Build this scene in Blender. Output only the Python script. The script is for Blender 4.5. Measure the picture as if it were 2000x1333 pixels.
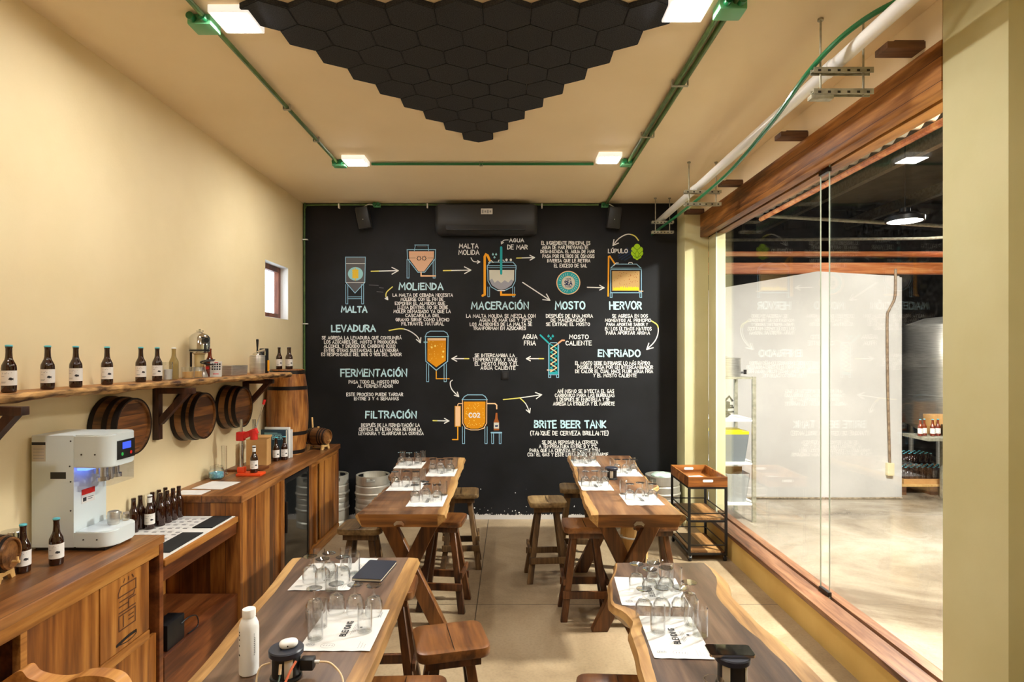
import bpy, bmesh, math, random
from mathutils import Vector, Matrix
R = math.radians
PI = math.pi
for o in list(bpy.data.objects):
    bpy.data.objects.remove(o)
S = bpy.context.scene
C = S.collection

# ---------------------------------------------------------------- camera, sky, exposure
F = 1162.0           # focal length in pixels of the 2000 x 1333 frame
VX, VY = 998.0, 690.0
cam_d = bpy.data.cameras.new('camera')
cam_d.sensor_width = 36.0
cam_d.lens = 36.0 * F / 2000.0
cam_d.shift_x = (1000 - VX) / 2000.0
cam_d.shift_y = (VY - 666.5) / 2000.0
cam_d.clip_start = 0.05
cam = bpy.data.objects.new('camera', cam_d)
C.objects.link(cam)
cam.location = (0, 0, 2.0)
cam.rotation_euler = (R(90), 0, 0)
S.camera = cam
w = bpy.data.worlds.new('sky')
S.world = w
w.use_nodes = True
bgn = w.node_tree.nodes['Background']
bgn.inputs[0].default_value = (0.80, 0.88, 1.0, 1)
bgn.inputs[1].default_value = 4.0
S.view_settings.view_transform = 'Standard'
S.view_settings.look = 'None'
S.view_settings.gamma = 1.0
S.view_settings.exposure = 0.3
S.view_settings.use_curve_mapping = False
S.cycles.transparent_max_bounces = 64
S.cycles.max_bounces = 10
S.cycles.diffuse_bounces = 6
S.cycles.use_denoising = True
PANEL_L = 230.0      # luminance of the ceiling panels of the tasting room
BAY_L = 1700.0      # luminance of the strong round lamp of the brewery hall
BAY_WEAK = 40.0    # luminance of its weaker round lamps

# ---------------------------------------------------------------- helpers
def zat(y, d):
    return 2.0 - (y - VY) * d / F
def xat(x, d):
    return (x - VX) * d / F
def dz(y, Z):
    return (2.0 - Z) * F / (y - VY)
def at(x, y, Z):
    d = dz(y, Z)
    return xat(x, d), d

def face(bm, vs, mat=0, smooth=False):
    try:
        f = bm.faces.new(vs)
        f.material_index = mat
        f.smooth = smooth
        return f
    except ValueError:
        return None

def box(bm, lo, hi, mat=0, bev=0.0, M=None, seg=2):
    b = bmesh.new()
    x0, y0, z0 = lo; x1, y1, z1 = hi
    v = [b.verts.new(p) for p in ((x0,y0,z0),(x1,y0,z0),(x1,y1,z0),(x0,y1,z0),(x0,y0,z1),(x1,y0,z1),(x1,y1,z1),(x0,y1,z1))]
    for q in ((0,3,2,1),(4,5,6,7),(0,1,5,4),(1,2,6,5),(2,3,7,6),(3,0,4,7)):
        b.faces.new([v[i] for i in q])
    if bev > 0:
        bmesh.ops.bevel(b, geom=list(b.edges), offset=bev, segments=seg, affect='EDGES', profile=0.6)
    join(bm, b, mat, M)

def join(bm, b, mat=None, M=None):
    m = {}
    for v in b.verts:
        m[v] = bm.verts.new(M @ v.co if M is not None else v.co)
    for f in b.faces:
        face(bm, [m[v] for v in f.verts], f.material_index if mat is None else mat, f.smooth)
    b.free()

def frame(a, b, up=(0,0,1)):
    a = Vector(a); b = Vector(b)
    t = (b - a).normalized()
    u = Vector(up)
    if abs(t.dot(u)) > 0.98:
        u = Vector((0,1,0))
    s = t.cross(u).normalized()
    u = s.cross(t).normalized()
    return Matrix(((s.x,u.x,t.x,a.x),(s.y,u.y,t.y,a.y),(s.z,u.z,t.z,a.z),(0,0,0,1))), (b - a).length

def beam(bm, a, b, wd, hg, mat=0, bev=0.0, up=(0,0,1)):
    M, L = frame(a, b, up)
    box(bm, (-wd/2, -hg/2, 0), (wd/2, hg/2, L), mat, bev, M)

def lathe(bm, prof, seg=24, M=None, mat=0, mats=None, a0=0.0, a1=2*PI, smooth=True):
    full = abs(a1 - a0 - 2*PI) < 1e-6
    n = seg if full else seg + 1
    rings = []
    for r, z in prof:
        if r < 1e-6:
            p = Vector((0,0,z))
            rings.append([bm.verts.new(M @ p if M is not None else p)])
        else:
            ring = []
            for i in range(n):
                a = a0 + (a1-a0)*i/seg
                p = Vector((r*math.cos(a), r*math.sin(a), z))
                ring.append(bm.verts.new(M @ p if M is not None else p))
            rings.append(ring)
    for k in range(len(rings)-1):
        A, B = rings[k], rings[k+1]
        mm = mats[k] if mats else mat
        for i in range(seg):
            j = (i+1) % n
            if len(A) == 1 and len(B) == 1: continue
            if len(A) == 1: face(bm, [A[0], B[j], B[i]], mm, smooth)
            elif len(B) == 1: face(bm, [A[i], A[j], B[0]], mm, smooth)
            else: face(bm, [A[i], A[j], B[j], B[i]], mm, smooth)

def cyl(bm, a, b, r, seg=16, mat=0, r2=None):
    M, L = frame(a, b)
    r2 = r if r2 is None else r2
    lathe(bm, [(0,0),(r,0),(r2,L),(0,L)], seg, M, mat)

def tube(bm, pts, r, seg=10, mat=0):
    pts = [Vector(p) for p in pts]
    rings = []
    up = Vector((0,0,1))
    for i, p in enumerate(pts):
        t = (pts[min(i+1,len(pts)-1)] - pts[max(i-1,0)]).normalized()
        u = up
        if abs(t.dot(u)) > 0.95: u = Vector((0,1,0))
        s = t.cross(u).normalized(); v = s.cross(t).normalized()
        rings.append([bm.verts.new(p + (s*math.cos(2*PI*k/seg) + v*math.sin(2*PI*k/seg))*r) for k in range(seg)])
    for A, B in zip(rings, rings[1:]):
        for k in range(seg):
            face(bm, [A[k], A[(k+1)%seg], B[(k+1)%seg], B[k]], mat, True)
    face(bm, rings[0][::-1], mat); face(bm, rings[-1], mat)

def prism(bm, poly, h, M=None, mat=0, mat_side=None):
    a = [bm.verts.new((M @ Vector((x,y,0))) if M is not None else Vector((x,y,0))) for x, y in poly]
    b = [bm.verts.new((M @ Vector((x,y,h))) if M is not None else Vector((x,y,h))) for x, y in poly]
    face(bm, a[::-1], mat); face(bm, b, mat)
    n = len(poly)
    for i in range(n):
        face(bm, [a[i], a[(i+1)%n], b[(i+1)%n], b[i]], mat if mat_side is None else mat_side)

def spline(pts, n=8):
    """Catmull-Rom through the points, any dimension."""
    pts = [tuple(p) for p in pts]
    P = [pts[0]] + pts + [pts[-1]]
    out = []
    for i in range(1, len(P)-2):
        p0, p1, p2, p3 = P[i-1], P[i], P[i+1], P[i+2]
        for k in range(n):
            t = k / n
            out.append(tuple(0.5*((2*b) + (-a+c)*t + (2*a-5*b+4*c-d)*t*t + (-a+3*b-3*c+d)*t*t*t) for a,b,c,d in zip(p0,p1,p2,p3)))
    out.append(pts[-1])
    return out

def rrect(x0, y0, x1, y1, r, n=5):
    out = []
    for cx, cy, a in ((x1-r,y1-r,0),(x0+r,y1-r,90),(x0+r,y0+r,180),(x1-r,y0+r,270)):
        for k in range(n+1):
            t = R(a + 90*k/n)
            out.append((cx + r*math.cos(t), cy + r*math.sin(t)))
    return out

def obj(name, bm, mats, parent=None, loc=None, rotz=None, label=None, normals=True):
    me = bpy.data.meshes.new(name)
    if normals:
        bmesh.ops.recalc_face_normals(bm, faces=list(bm.faces))
    bm.to_mesh(me); bm.free()
    for m in (mats if isinstance(mats, (list, tuple)) else [mats]):
        me.materials.append(m)
    me.set_sharp_from_angle(angle=R(35))
    o = bpy.data.objects.new(name, me)
    C.objects.link(o)
    if parent is not None: o.parent = parent
    if loc is not None: o.location = loc
    if rotz is not None: o.rotation_euler.z = rotz
    if label: o['label'] = label
    return o

def tag(o, label, cat, group=None, kind=None):
    o['label'] = label; o['category'] = cat
    if group: o['group'] = group
    if kind: o['kind'] = kind
    return o

def thing(name, label, cat, loc=(0,0,0), rotz=0.0, group=None):
    o = bpy.data.objects.new(name, None)
    o.empty_display_size = 0.1
    C.objects.link(o)
    o.location = loc; o.rotation_euler.z = rotz
    return tag(o, label, cat, group)

def struct(name, bm, mats, parent=None):
    o = obj(name, bm, mats, parent)
    if parent is None: o['kind'] = 'structure'
    return o

def dup(root, loc, rotz=None, label=None, group=None, scale=None):
    r = root.copy(); C.objects.link(r)
    r.location = loc
    if rotz is not None: r.rotation_euler.z = rotz
    if label: r['label'] = label
    if group: r['group'] = group
    if scale: r.scale = (scale,)*3
    for ch in list(root.children):
        c = ch.copy(); C.objects.link(c); c.parent = r
        for g in list(ch.children):
            d = g.copy(); C.objects.link(d); d.parent = c
    return r
BM = bmesh.new

# ---------------------------------------------------------------- materials
def lin(r, g, b):
    f = lambda c: ((c/255.0+0.055)/1.055)**2.4 if c > 10 else c/255.0/12.92
    return (f(r), f(g), f(b), 1)

class NT:
    def __init__(s, name):
        s.m = bpy.data.materials.new(name)
        s.m.use_nodes = True
        s.t = s.m.node_tree
        s.b = s.t.nodes['Principled BSDF']
    def n(s, ty, **kw):
        n = s.t.nodes.new(ty)
        for k, v in kw.items(): setattr(n, k, v)
        return n
    def l(s, a, b): s.t.links.new(a, b)

def plain(name, col, rough=0.5, metal=0.0, coat=0.0, emit=None, es=0.0, spec=0.5):
    k = NT(name); b = k.b
    b.inputs['Base Color'].default_value = col
    b.inputs['Roughness'].default_value = rough
    b.inputs['Metallic'].default_value = metal
    b.inputs['Coat Weight'].default_value = coat
    b.inputs['Specular IOR Level'].default_value = spec
    if emit:
        b.inputs['Emission Color'].default_value = emit
        b.inputs['Emission Strength'].default_value = es
    return k.m

def mottled(name, c1, c2, scale=3.0, rough=0.6, bump=0.0, detail=6, metal=0.0, fine=None, spec=0.4, stretch=(1,1,1), lo=0.35, hi=0.65, rnd=False):
    """two colours mixed by noise, with an optional fine bump"""
    k = NT(name)
    tc = k.n('ShaderNodeTexCoord')
    mp = k.n('ShaderNodeMapping'); mp.inputs['Scale'].default_value = stretch
    k.l(tc.outputs['Object'], mp.inputs[0])
    src = mp.outputs[0]
    if rnd:
        oi = k.n('ShaderNodeObjectInfo')
        ad = k.n('ShaderNodeVectorMath', operation='MULTIPLY_ADD')
        ad.inputs[1].default_value = (37.0, 37.0, 37.0)
        k.l(oi.outputs['Random'], ad.inputs[0]); k.l(src, ad.inputs[2])
        src = ad.outputs[0]
    nz = k.n('ShaderNodeTexNoise'); nz.inputs['Scale'].default_value = scale; nz.inputs['Detail'].default_value = detail
    k.l(src, nz.inputs['Vector'])
    cr = k.n('ShaderNodeValToRGB')
    cr.color_ramp.elements[0].position = lo; cr.color_ramp.elements[0].color = c1
    cr.color_ramp.elements[1].position = hi; cr.color_ramp.elements[1].color = c2
    k.l(nz.outputs[0], cr.inputs[0]); k.l(cr.outputs[0], k.b.inputs['Base Color'])
    k.b.inputs['Roughness'].default_value = rough; k.b.inputs['Metallic'].default_value = metal
    k.b.inputs['Specular IOR Level'].default_value = spec
    if bump:
        n2 = k.n('ShaderNodeTexNoise'); n2.inputs['Scale'].default_value = fine or scale*8; n2.inputs['Detail'].default_value = 4
        k.l(src, n2.inputs['Vector'])
        bp = k.n('ShaderNodeBump'); bp.inputs['Strength'].default_value = bump; bp.inputs['Distance'].default_value = 0.004
        k.l(n2.outputs[0], bp.inputs['Height']); k.l(bp.outputs[0], k.b.inputs['Normal'])
    return k.m

def wood(name, dark, mid, light, axis='Y', scale=5.0, rough=0.4, plank=0.0, pax=1, coat=0.0, sharp=0.5, rings=1.0):
    """wood grain running along an axis of the part; plank = board width along axis number pax"""
    k = NT(name)
    tc = k.n('ShaderNodeTexCoord')
    oi = k.n('ShaderNodeObjectInfo')
    ad = k.n('ShaderNodeVectorMath', operation='MULTIPLY_ADD'); ad.inputs[1].default_value = (19.0, 31.0, 23.0)
    k.l(oi.outputs['Random'], ad.inputs[0]); k.l(tc.outputs['Object'], ad.inputs[2])
    src = ad.outputs[0]
    pv = None
    if plank:
        sx = k.n('ShaderNodeSeparateXYZ'); k.l(tc.outputs['Object'], sx.inputs[0])
        dv = k.n('ShaderNodeMath', operation='DIVIDE'); dv.inputs[1].default_value = plank
        k.l(sx.outputs[pax], dv.inputs[0])
        fl = k.n('ShaderNodeMath', operation='FLOOR'); k.l(dv.outputs[0], fl.inputs[0])
        wn = k.n('ShaderNodeTexWhiteNoise', noise_dimensions='1D'); k.l(fl.outputs[0], wn.inputs['W'])
        pv = wn.outputs['Value']
        a2 = k.n('ShaderNodeVectorMath', operation='MULTIPLY_ADD'); a2.inputs[1].default_value = (7.0, 7.0, 7.0)
        k.l(pv, a2.inputs[0]); k.l(src, a2.inputs[2]); src = a2.outputs[0]
        fr = k.n('ShaderNodeMath', operation='FRACT'); k.l(dv.outputs[0], fr.inputs[0])
    st = {'X': (0.09,1,1), 'Y': (1,0.09,1), 'Z': (1,1,0.09)}[axis]
    mp = k.n('ShaderNodeMapping'); mp.inputs['Scale'].default_value = st
    k.l(src, mp.inputs[0])
    n1 = k.n('ShaderNodeTexNoise'); n1.inputs['Scale'].default_value = scale; n1.inputs['Detail'].default_value = 6; n1.inputs['Distortion'].default_value = 1.2*rings
    k.l(mp.outputs[0], n1.inputs['Vector'])
    n2 = k.n('ShaderNodeTexNoise'); n2.inputs['Scale'].default_value = scale*9; n2.inputs['Detail'].default_value = 4
    k.l(mp.outputs[0], n2.inputs['Vector'])
    mx = k.n('ShaderNodeMath', operation='MULTIPLY_ADD'); mx.inputs[1].default_value = 0.45
    sb = k.n('ShaderNodeMath', operation='SUBTRACT'); sb.inputs[1].default_value = 0.5
    k.l(n2.outputs[0], sb.inputs[0]); k.l(sb.outputs[0], mx.inputs[0]); k.l(n1.outputs[0], mx.inputs[2])
    val = mx.outputs[0]
    if pv is not None:
        m3 = k.n('ShaderNodeMath', operation='MULTIPLY_ADD'); m3.inputs[1].default_value = 0.22
        s3 = k.n('ShaderNodeMath', operation='SUBTRACT'); s3.inputs[1].default_value = 0.5
        k.l(pv, s3.inputs[0]); k.l(s3.outputs[0], m3.inputs[0]); k.l(val, m3.inputs[2]); val = m3.outputs[0]
    cr = k.n('ShaderNodeValToRGB')
    e = cr.color_ramp.elements
    e[0].position = 0.5-0.24*sharp*1.4; e[0].color = dark
    e[1].position = 0.5+0.24*sharp*1.4; e[1].color = light
    x = e.new(0.5); x.color = mid
    k.l(val, cr.inputs[0])
    out = cr.outputs[0]
    if pv is not None:
        lt = k.n('ShaderNodeMath', operation='LESS_THAN'); lt.inputs[1].default_value = 0.025
        k.l(fr.outputs[0], lt.inputs[0])
        mc = k.n('ShaderNodeMix', data_type='RGBA')
        k.l(lt.outputs[0], mc.inputs['Factor']); k.l(out, mc.inputs['A']); mc.inputs['B'].default_value = tuple(c*0.45 for c in dark[:3]) + (1,)
        out = mc.outputs['Result']
    k.l(out, k.b.inputs['Base Color'])
    k.b.inputs['Roughness'].default_value = rough
    k.b.inputs['Coat Weight'].default_value = coat
    k.b.inputs['Coat Roughness'].default_value = 0.25
    bp = k.n('ShaderNodeBump'); bp.inputs['Strength'].default_value = 0.25; bp.inputs['Distance'].default_value = 0.003
    k.l(n2.outputs[0], bp.inputs['Height']); k.l(bp.outputs[0], k.b.inputs['Normal'])
    return k.m

def clear(name, tint=(0.97,0.985,0.98,1), ior=1.45, rough=0.0, gain=1.0, dust=0.0, power=5.0):
    """thin clear glass: fresnel mix of clear and mirror"""
    k = NT(name); t = k.t
    t.nodes.remove(k.b)
    tr = k.n('ShaderNodeBsdfTransparent'); tr.inputs[0].default_value = tint
    gl = k.n('ShaderNodeBsdfGlossy'); gl.inputs['Roughness'].default_value = rough
    lw = k.n('ShaderNodeLayerWeight'); lw.inputs[0].default_value = 0.5
    pw = k.n('ShaderNodeMath', operation='POWER'); pw.inputs[1].default_value = power
    k.l(lw.outputs['Facing'], pw.inputs[0])
    f0 = ((ior-1)/(ior+1))**2
    mu = k.n('ShaderNodeMath', operation='MULTIPLY_ADD'); mu.inputs[1].default_value = (1-f0)*gain; mu.inputs[2].default_value = f0*gain; mu.use_clamp = True
    k.l(pw.outputs[0], mu.inputs[0])
    mx = k.n('ShaderNodeMixShader')
    k.l(mu.outputs[0], mx.inputs[0]); k.l(tr.outputs[0], mx.inputs[1]); k.l(gl.outputs[0], mx.inputs[2])
    out = mx.outputs[0]
    if dust:
        df = k.n('ShaderNodeBsdfDiffuse'); df.inputs[0].default_value = (0.8,0.82,0.85,1)
        tc = k.n('ShaderNodeTexCoord'); nz = k.n('ShaderNodeTexNoise'); nz.inputs['Scale'].default_value = 60; nz.inputs['Detail'].default_value = 3
        k.l(tc.outputs['Object'], nz.inputs['Vector'])
        cr = k.n('ShaderNodeValToRGB'); cr.color_ramp.elements[0].position = 0.5; cr.color_ramp.elements[1].position = 0.8
        cr.color_ramp.elements[0].color = (0,0,0,1); cr.color_ramp.elements[1].color = (dust,dust,dust,1)
        k.l(nz.outputs[0], cr.inputs[0])
        m2 = k.n('ShaderNodeMixShader'); k.l(cr.outputs[0], m2.inputs[0]); k.l(out, m2.inputs[1]); k.l(df.outputs[0], m2.inputs[2])
        out = m2.outputs[0]
    k.l(out, t.nodes['Material Output'].inputs['Surface'])
    return k.m

def concrete(name, c1, c2, c3, joints=(), rough=0.45, spec=0.4, blotch=1.1):
    """polished concrete with blotches and saw-cut joints: joints = (axis, position)"""
    k = NT(name)
    tc = k.n('ShaderNodeTexCoord')
    n1 = k.n('ShaderNodeTexNoise'); n1.inputs['Scale'].default_value = blotch; n1.inputs['Detail'].default_value = 9; n1.inputs['Roughness'].default_value = 0.62; n1.inputs['Distortion'].default_value = 0.6
    k.l(tc.outputs['Object'], n1.inputs['Vector'])
    cr = k.n('ShaderNodeValToRGB'); e = cr.color_ramp.elements
    e[0].position = 0.33; e[0].color = c1; e[1].position = 0.68; e[1].color = c3
    x = e.new(0.5); x.color = c2
    k.l(n1.outputs[0], cr.inputs[0])
    out = cr.outputs[0]
    n2 = k.n('ShaderNodeTexNoise'); n2.inputs['Scale'].default_value = 55; n2.inputs['Detail'].default_value = 3
    k.l(tc.outputs['Object'], n2.inputs['Vector'])
    c2r = k.n('ShaderNodeValToRGB'); c2r.color_ramp.elements[0].position = 0.3; c2r.color_ramp.elements[0].color = (0.86,0.86,0.86,1); c2r.color_ramp.elements[1].position = 0.55
    k.l(n2.outputs[0], c2r.inputs[0])
    mm = k.n('ShaderNodeMix', data_type='RGBA', blend_type='MULTIPLY'); mm.inputs['Factor'].default_value = 1
    k.l(out, mm.inputs['A']); k.l(c2r.outputs[0], mm.inputs['B']); out = mm.outputs['Result']
    sx = k.n('ShaderNodeSeparateXYZ'); k.l(tc.outputs['Object'], sx.inputs[0])
    for ax, pos in joints:
        sb = k.n('ShaderNodeMath', operation='SUBTRACT'); sb.inputs[1].default_value = pos; k.l(sx.outputs[ax], sb.inputs[0])
        ab = k.n('ShaderNodeMath', operation='ABSOLUTE'); k.l(sb.outputs[0], ab.inputs[0])
        lt = k.n('ShaderNodeMath', operation='LESS_THAN'); lt.inputs[1].default_value = 0.0035; k.l(ab.outputs[0], lt.inputs[0])
        mj = k.n('ShaderNodeMix', data_type='RGBA'); k.l(lt.outputs[0], mj.inputs['Factor']); k.l(out, mj.inputs['A']); mj.inputs['B'].default_value = tuple(c*0.25 for c in c1[:3])+(1,)
        out = mj.outputs['Result']
    k.l(out, k.b.inputs['Base Color'])
    k.b.inputs['Roughness'].default_value = rough
    k.b.inputs['Specular IOR Level'].default_value = spec
    return k.m

M = {}
M['cream'] = mottled('cream wall paint', lin(230,211,167), lin(236,218,176), 1.6, 0.7, 0.12, fine=60)
M['ceil'] = mottled('beige ceiling paint', lin(236,216,180), lin(241,222,188), 1.2, 0.75, 0.1, fine=40)
M['ochre'] = mottled('ochre plinth paint', lin(206,172,98), lin(218,186,112), 2.5, 0.7, 0.15, fine=50)
M['column'] = mottled('pale yellow column paint', lin(202,195,148), lin(210,204,160), 2.0, 0.7, 0.1, fine=50)
M['black_wall'] = mottled('blackboard paint', lin(8,9,12), lin(21,22,26), 2.2, 0.62, 0.15, detail=8, fine=70, spec=0.3)
M['floor'] = concrete('tan concrete', lin(134,114,87), lin(162,141,111), lin(182,162,132), ((1,4.73),(1,7.6),(0,-0.27),(0,3.5)))
M['hall_floor'] = concrete('hall concrete', lin(98,84,67), lin(152,138,118), lin(184,173,156), ((1,7.35),), 0.25, 0.5, blotch=0.75)
M['white_wall'] = mottled('white hall plaster', lin(184,180,175), lin(198,194,189), 1.5, 0.8, 0.2, fine=30)
M['white'] = plain('white plastic', lin(235,235,232), 0.45)
M['white_gloss'] = plain('white pipe', lin(238,236,232), 0.3)
M['green'] = plain('green conduit', lin(20,108,62), 0.3, coat=0.3)
M['green_grey'] = mottled('worn green conduit', lin(66,96,50), lin(92,118,66), 14, 0.35)
M['green_box'] = plain('pale green box', lin(98,170,122), 0.35)
M['felt'] = mottled('charcoal felt', lin(46,47,51), lin(66,67,71), 160, 0.95, 0.4, fine=260, spec=0.1)
M['black'] = plain('black plastic', lin(18,18,20), 0.4)
M['blackmetal'] = plain('black steel', lin(16,15,15), 0.42)
M['charcoal'] = plain('charcoal plastic', lin(38,38,40), 0.5)
M['rubber'] = plain('black rubber pad', lin(14,17,19), 0.75)
M['steel'] = mottled('brushed steel', lin(186,182,174), lin(214,210,202), 6, 0.34, metal=0.75, stretch=(1,1,14))
M['keg'] = mottled('keg steel', lin(176,172,160), lin(200,196,184), 5, 0.42, metal=0.6)
M['chrome'] = plain('chrome', lin(215,215,216), 0.12, 1.0)
M['galv'] = mottled('galvanised steel', lin(150,146,128), lin(182,178,158), 22, 0.5, metal=0.45)
M['paper'] = mottled('white paper', lin(212,210,206), lin(221,219,215), 9, 0.85)
M['ink'] = plain('black ink', lin(40,40,44), 0.8)
M['grey_ink'] = plain('grey ink', lin(150,150,152), 0.8)
M['amber'] = plain('brown bottle glass', lin(44,18,7), 0.06, coat=0.6)
M['amber_light'] = plain('red brown bottle glass', lin(112,38,18), 0.08, coat=0.6)
M['olive'] = plain('olive clear bottle glass', lin(150,128,78), 0.1, coat=0.5)
M['teal'] = plain('teal crown cap', lin(96,190,205), 0.35, 0.2)
M['capwhite'] = plain('white crown cap', lin(225,228,228), 0.35)
M['foil'] = plain('dark foil', lin(24,20,22), 0.35)
M['label'] = mottled('bottle label', lin(226,222,216), lin(236,233,228), 14, 0.7)
M['glass'] = clear('drinking glass', (0.985,0.99,0.99,1), 1.52, 0.03, 1.7, power=3.2)
M['pane'] = clear('window pane', (0.965,0.98,0.97,1), 1.5, 0.0, 1.0, dust=0.025)
M['pane_edge'] = plain('pane edge', lin(196,208,196), 0.15)
M['acrylic'] = clear('acrylic hood', (0.82,0.84,0.9,1), 1.45, 0.03, 1.5)
M['orange'] = plain('orange plastic', lin(232,74,22), 0.4, coat=0.2)
M['red'] = plain('red plastic', lin(206,36,30), 0.4)
M['machine'] = plain('pale grey enamel', lin(218,228,230), 0.35, coat=0.2)
M['card'] = mottled('brown cardboard', lin(186,140,84), lin(200,154,96), 8, 0.85)
M['lightwood'] = wood('pale wood', lin(190,146,84), lin(212,170,106), lin(226,188,126), 'Z', 6, 0.5)
M['table'] = wood('table heartwood', lin(56,39,29), lin(90,67,51), lin(122,96,76), 'Y', 4.2, 0.36, coat=0.25, sharp=0.55, rings=1.6)
M['table_warm'] = wood('table warm heartwood', lin(74,46,26), lin(116,80,52), lin(148,108,72), 'Y', 3.6, 0.36, coat=0.25, sharp=0.55, rings=2.2)
M['sap'] = wood('table sapwood', lin(112,78,40), lin(162,120,68), lin(194,154,96), 'Y', 5, 0.4, coat=0.2)
M['endgrain'] = wood('table end', lin(84,50,20), lin(124,78,34), lin(152,102,50), 'X', 5, 0.45, rings=2)
M['leg'] = wood('trestle wood', lin(52,28,10), lin(96,58,25), lin(136,88,42), 'Z', 5, 0.45)
M['stool_red'] = wood('reddish stool wood', lin(42,20,8), lin(80,45,20), lin(116,72,36), 'Z', 6, 0.42, coat=0.15)
M['stool_red_seat'] = wood('reddish stool seat', lin(80,44,17), lin(122,76,36), lin(148,98,52), 'Y', 5, 0.36, coat=0.25)
M['stool_grey'] = wood('weathered stool wood', lin(48,31,15), lin(88,63,35), lin(126,97,60), 'Z', 6, 0.55)
M['stool_grey_seat'] = wood('weathered stool seat', lin(84,63,36), lin(124,99,62), lin(152,128,86), 'Y', 5, 0.5)
M['teak'] = wood('teak boards', lin(86,45,14), lin(136,80,30), lin(178,118,52), 'Z', 4.5, 0.4, plank=0.13, pax=1, coat=0.15)
M['teak_x'] = wood('teak boards across', lin(82,42,13), lin(128,75,27), lin(168,110,48), 'Z', 4.5, 0.4, plank=0.11, pax=0, coat=0.15)
M['teak_top'] = wood('teak counter top', lin(96,56,24), lin(136,86,42), lin(168,114,62), 'Y', 4.5, 0.38, plank=0.14, pax=0, coat=0.15)
M['teak_panel'] = wood('teak panel', lin(94,49,15), lin(144,86,32), lin(184,124,56), 'Z', 3.2, 0.38, coat=0.15, rings=2.4)
M['teak_rail'] = wood('teak rail', lin(124,74,28), lin(166,108,48), lin(194,138,70), 'Y', 6, 0.4)
M['teak_dark'] = wood('dark teak', lin(72,34,12), lin(110,58,24), lin(138,80,38), 'Y', 5, 0.42, coat=0.1)
M['shelf'] = wood('live edge shelf', lin(116,72,32), lin(160,110,60), lin(192,146,92), 'Y', 6, 0.5)
M['burl'] = mottled('dark burl edge', lin(52,34,22), lin(156,112,68), 26, 0.75, 0.7, stretch=(1,0.4,1.4), lo=0.36, hi=0.66)
M['bark'] = mottled('barky edge', lin(70,42,20), lin(204,158,98), 20, 0.75, 0.6, stretch=(1,0.35,1.6), lo=0.36, hi=0.62)
M['bracket'] = wood('dark bracket wood', lin(38,20,12), lin(62,34,20), lin(84,48,28), 'Z', 7, 0.5)
M['barrel'] = wood('barrel staves', lin(96,52,18), lin(158,98,42), lin(192,136,70), 'Z', 7, 0.35, coat=0.25)
M['barrel_x'] = wood('barrel staves across', lin(60,34,14), lin(106,66,31), lin(142,95,50), 'X', 7, 0.35, coat=0.25)
M['barrel_head'] = wood('barrel head boards', lin(70,38,14), lin(124,75,33), lin(164,110,55), 'Y', 6, 0.38, plank=0.07, pax=2, coat=0.2)
M['hoop'] = plain('dark iron hoop', lin(34,26,22), 0.45, 0.5)
M['beam'] = wood('old timber beam', lin(88,48,14), lin(150,94,40), lin(190,130,64), 'Y', 5, 0.5, plank=0.125, pax=2)
M['sill'] = wood('sill timber', lin(62,35,20), lin(112,72,46), lin(148,106,74), 'Y', 6, 0.45)
M['stub'] = wood('dark timber stub', lin(50,28,14), lin(82,50,28), lin(112,76,46), 'X', 6, 0.6)
M['tray'] = wood('tray wood', lin(92,48,16), lin(146,88,36), lin(184,124,60), 'X', 5, 0.4)
M['cartshelf'] = wood('cart shelf boards', lin(110,72,36), lin(158,112,64), lin(190,146,92), 'Y', 5, 0.45, plank=0.13, pax=0)
M['winframe'] = wood('window frame wood', lin(74,34,20), lin(112,58,34), lin(136,78,48), 'Z', 7, 0.45)
M['lamp'] = plain('panel diffuser', lin(255,255,255), 0.5, emit=(1.0,0.97,0.925,1), es=PANEL_L)
M['lamp_side'] = plain('panel frame', lin(245,244,242), 0.5, emit=(1.0,0.95,0.88,1), es=0.55)
M['bay'] = plain('round lamp diffuser', lin(255,255,255), 0.5, emit=(1.0,0.965,0.9,1), es=BAY_L)
M['bay_weak'] = plain('weak round lamp diffuser', lin(255,255,255), 0.5, emit=(1.0,0.965,0.9,1), es=BAY_WEAK)
M['bay_fill'] = plain('added fill lamp diffuser', lin(255,255,255), 0.5, emit=(1.0,0.965,0.9,1), es=BAY_WEAK*7)  # only for the added lamp that brightens tank and bottles
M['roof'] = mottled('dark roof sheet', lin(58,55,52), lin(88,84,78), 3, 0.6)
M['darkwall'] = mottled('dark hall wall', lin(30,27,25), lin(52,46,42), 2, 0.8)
M['copper'] = wood('hall timber', lin(176,90,42), lin(220,130,70), lin(240,168,104), 'X', 5, 0.5)
M['yellow'] = plain('yellow plastic', lin(236,214,24), 0.4)
M['greybin'] = plain('grey bin plastic', lin(112,118,122), 0.5)
M['bluescreen'] = plain('blue screen', lin(40,60,190), 0.3, emit=lin(60,90,235), es=0.9)
M['bluelight'] = plain('blue lamp', lin(70,110,240), 0.4, emit=(0.12,0.25,1,1), es=2.5)
M['greendot'] = plain('green button', lin(50,200,90), 0.4)
M['bluecaps'] = mottled('blue caps', lin(40,120,160), lin(120,205,220), 60, 0.4)
M['cable_cream'] = plain('cream cable', lin(226,200,160), 0.5)
M['cable_orange'] = plain('orange cable', lin(214,110,72), 0.5)
M['cable_green'] = plain('grey green cable', lin(96,120,110), 0.5)
M['navy'] = plain('navy cover', lin(32,36,50), 0.4)
M['bookteal'] = plain('dark teal cover', lin(36,62,76), 0.5)
M['pages'] = plain('cream pages', lin(222,214,190), 0.8)
M['carved'] = plain('carved groove', lin(84,46,18), 0.7)
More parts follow.
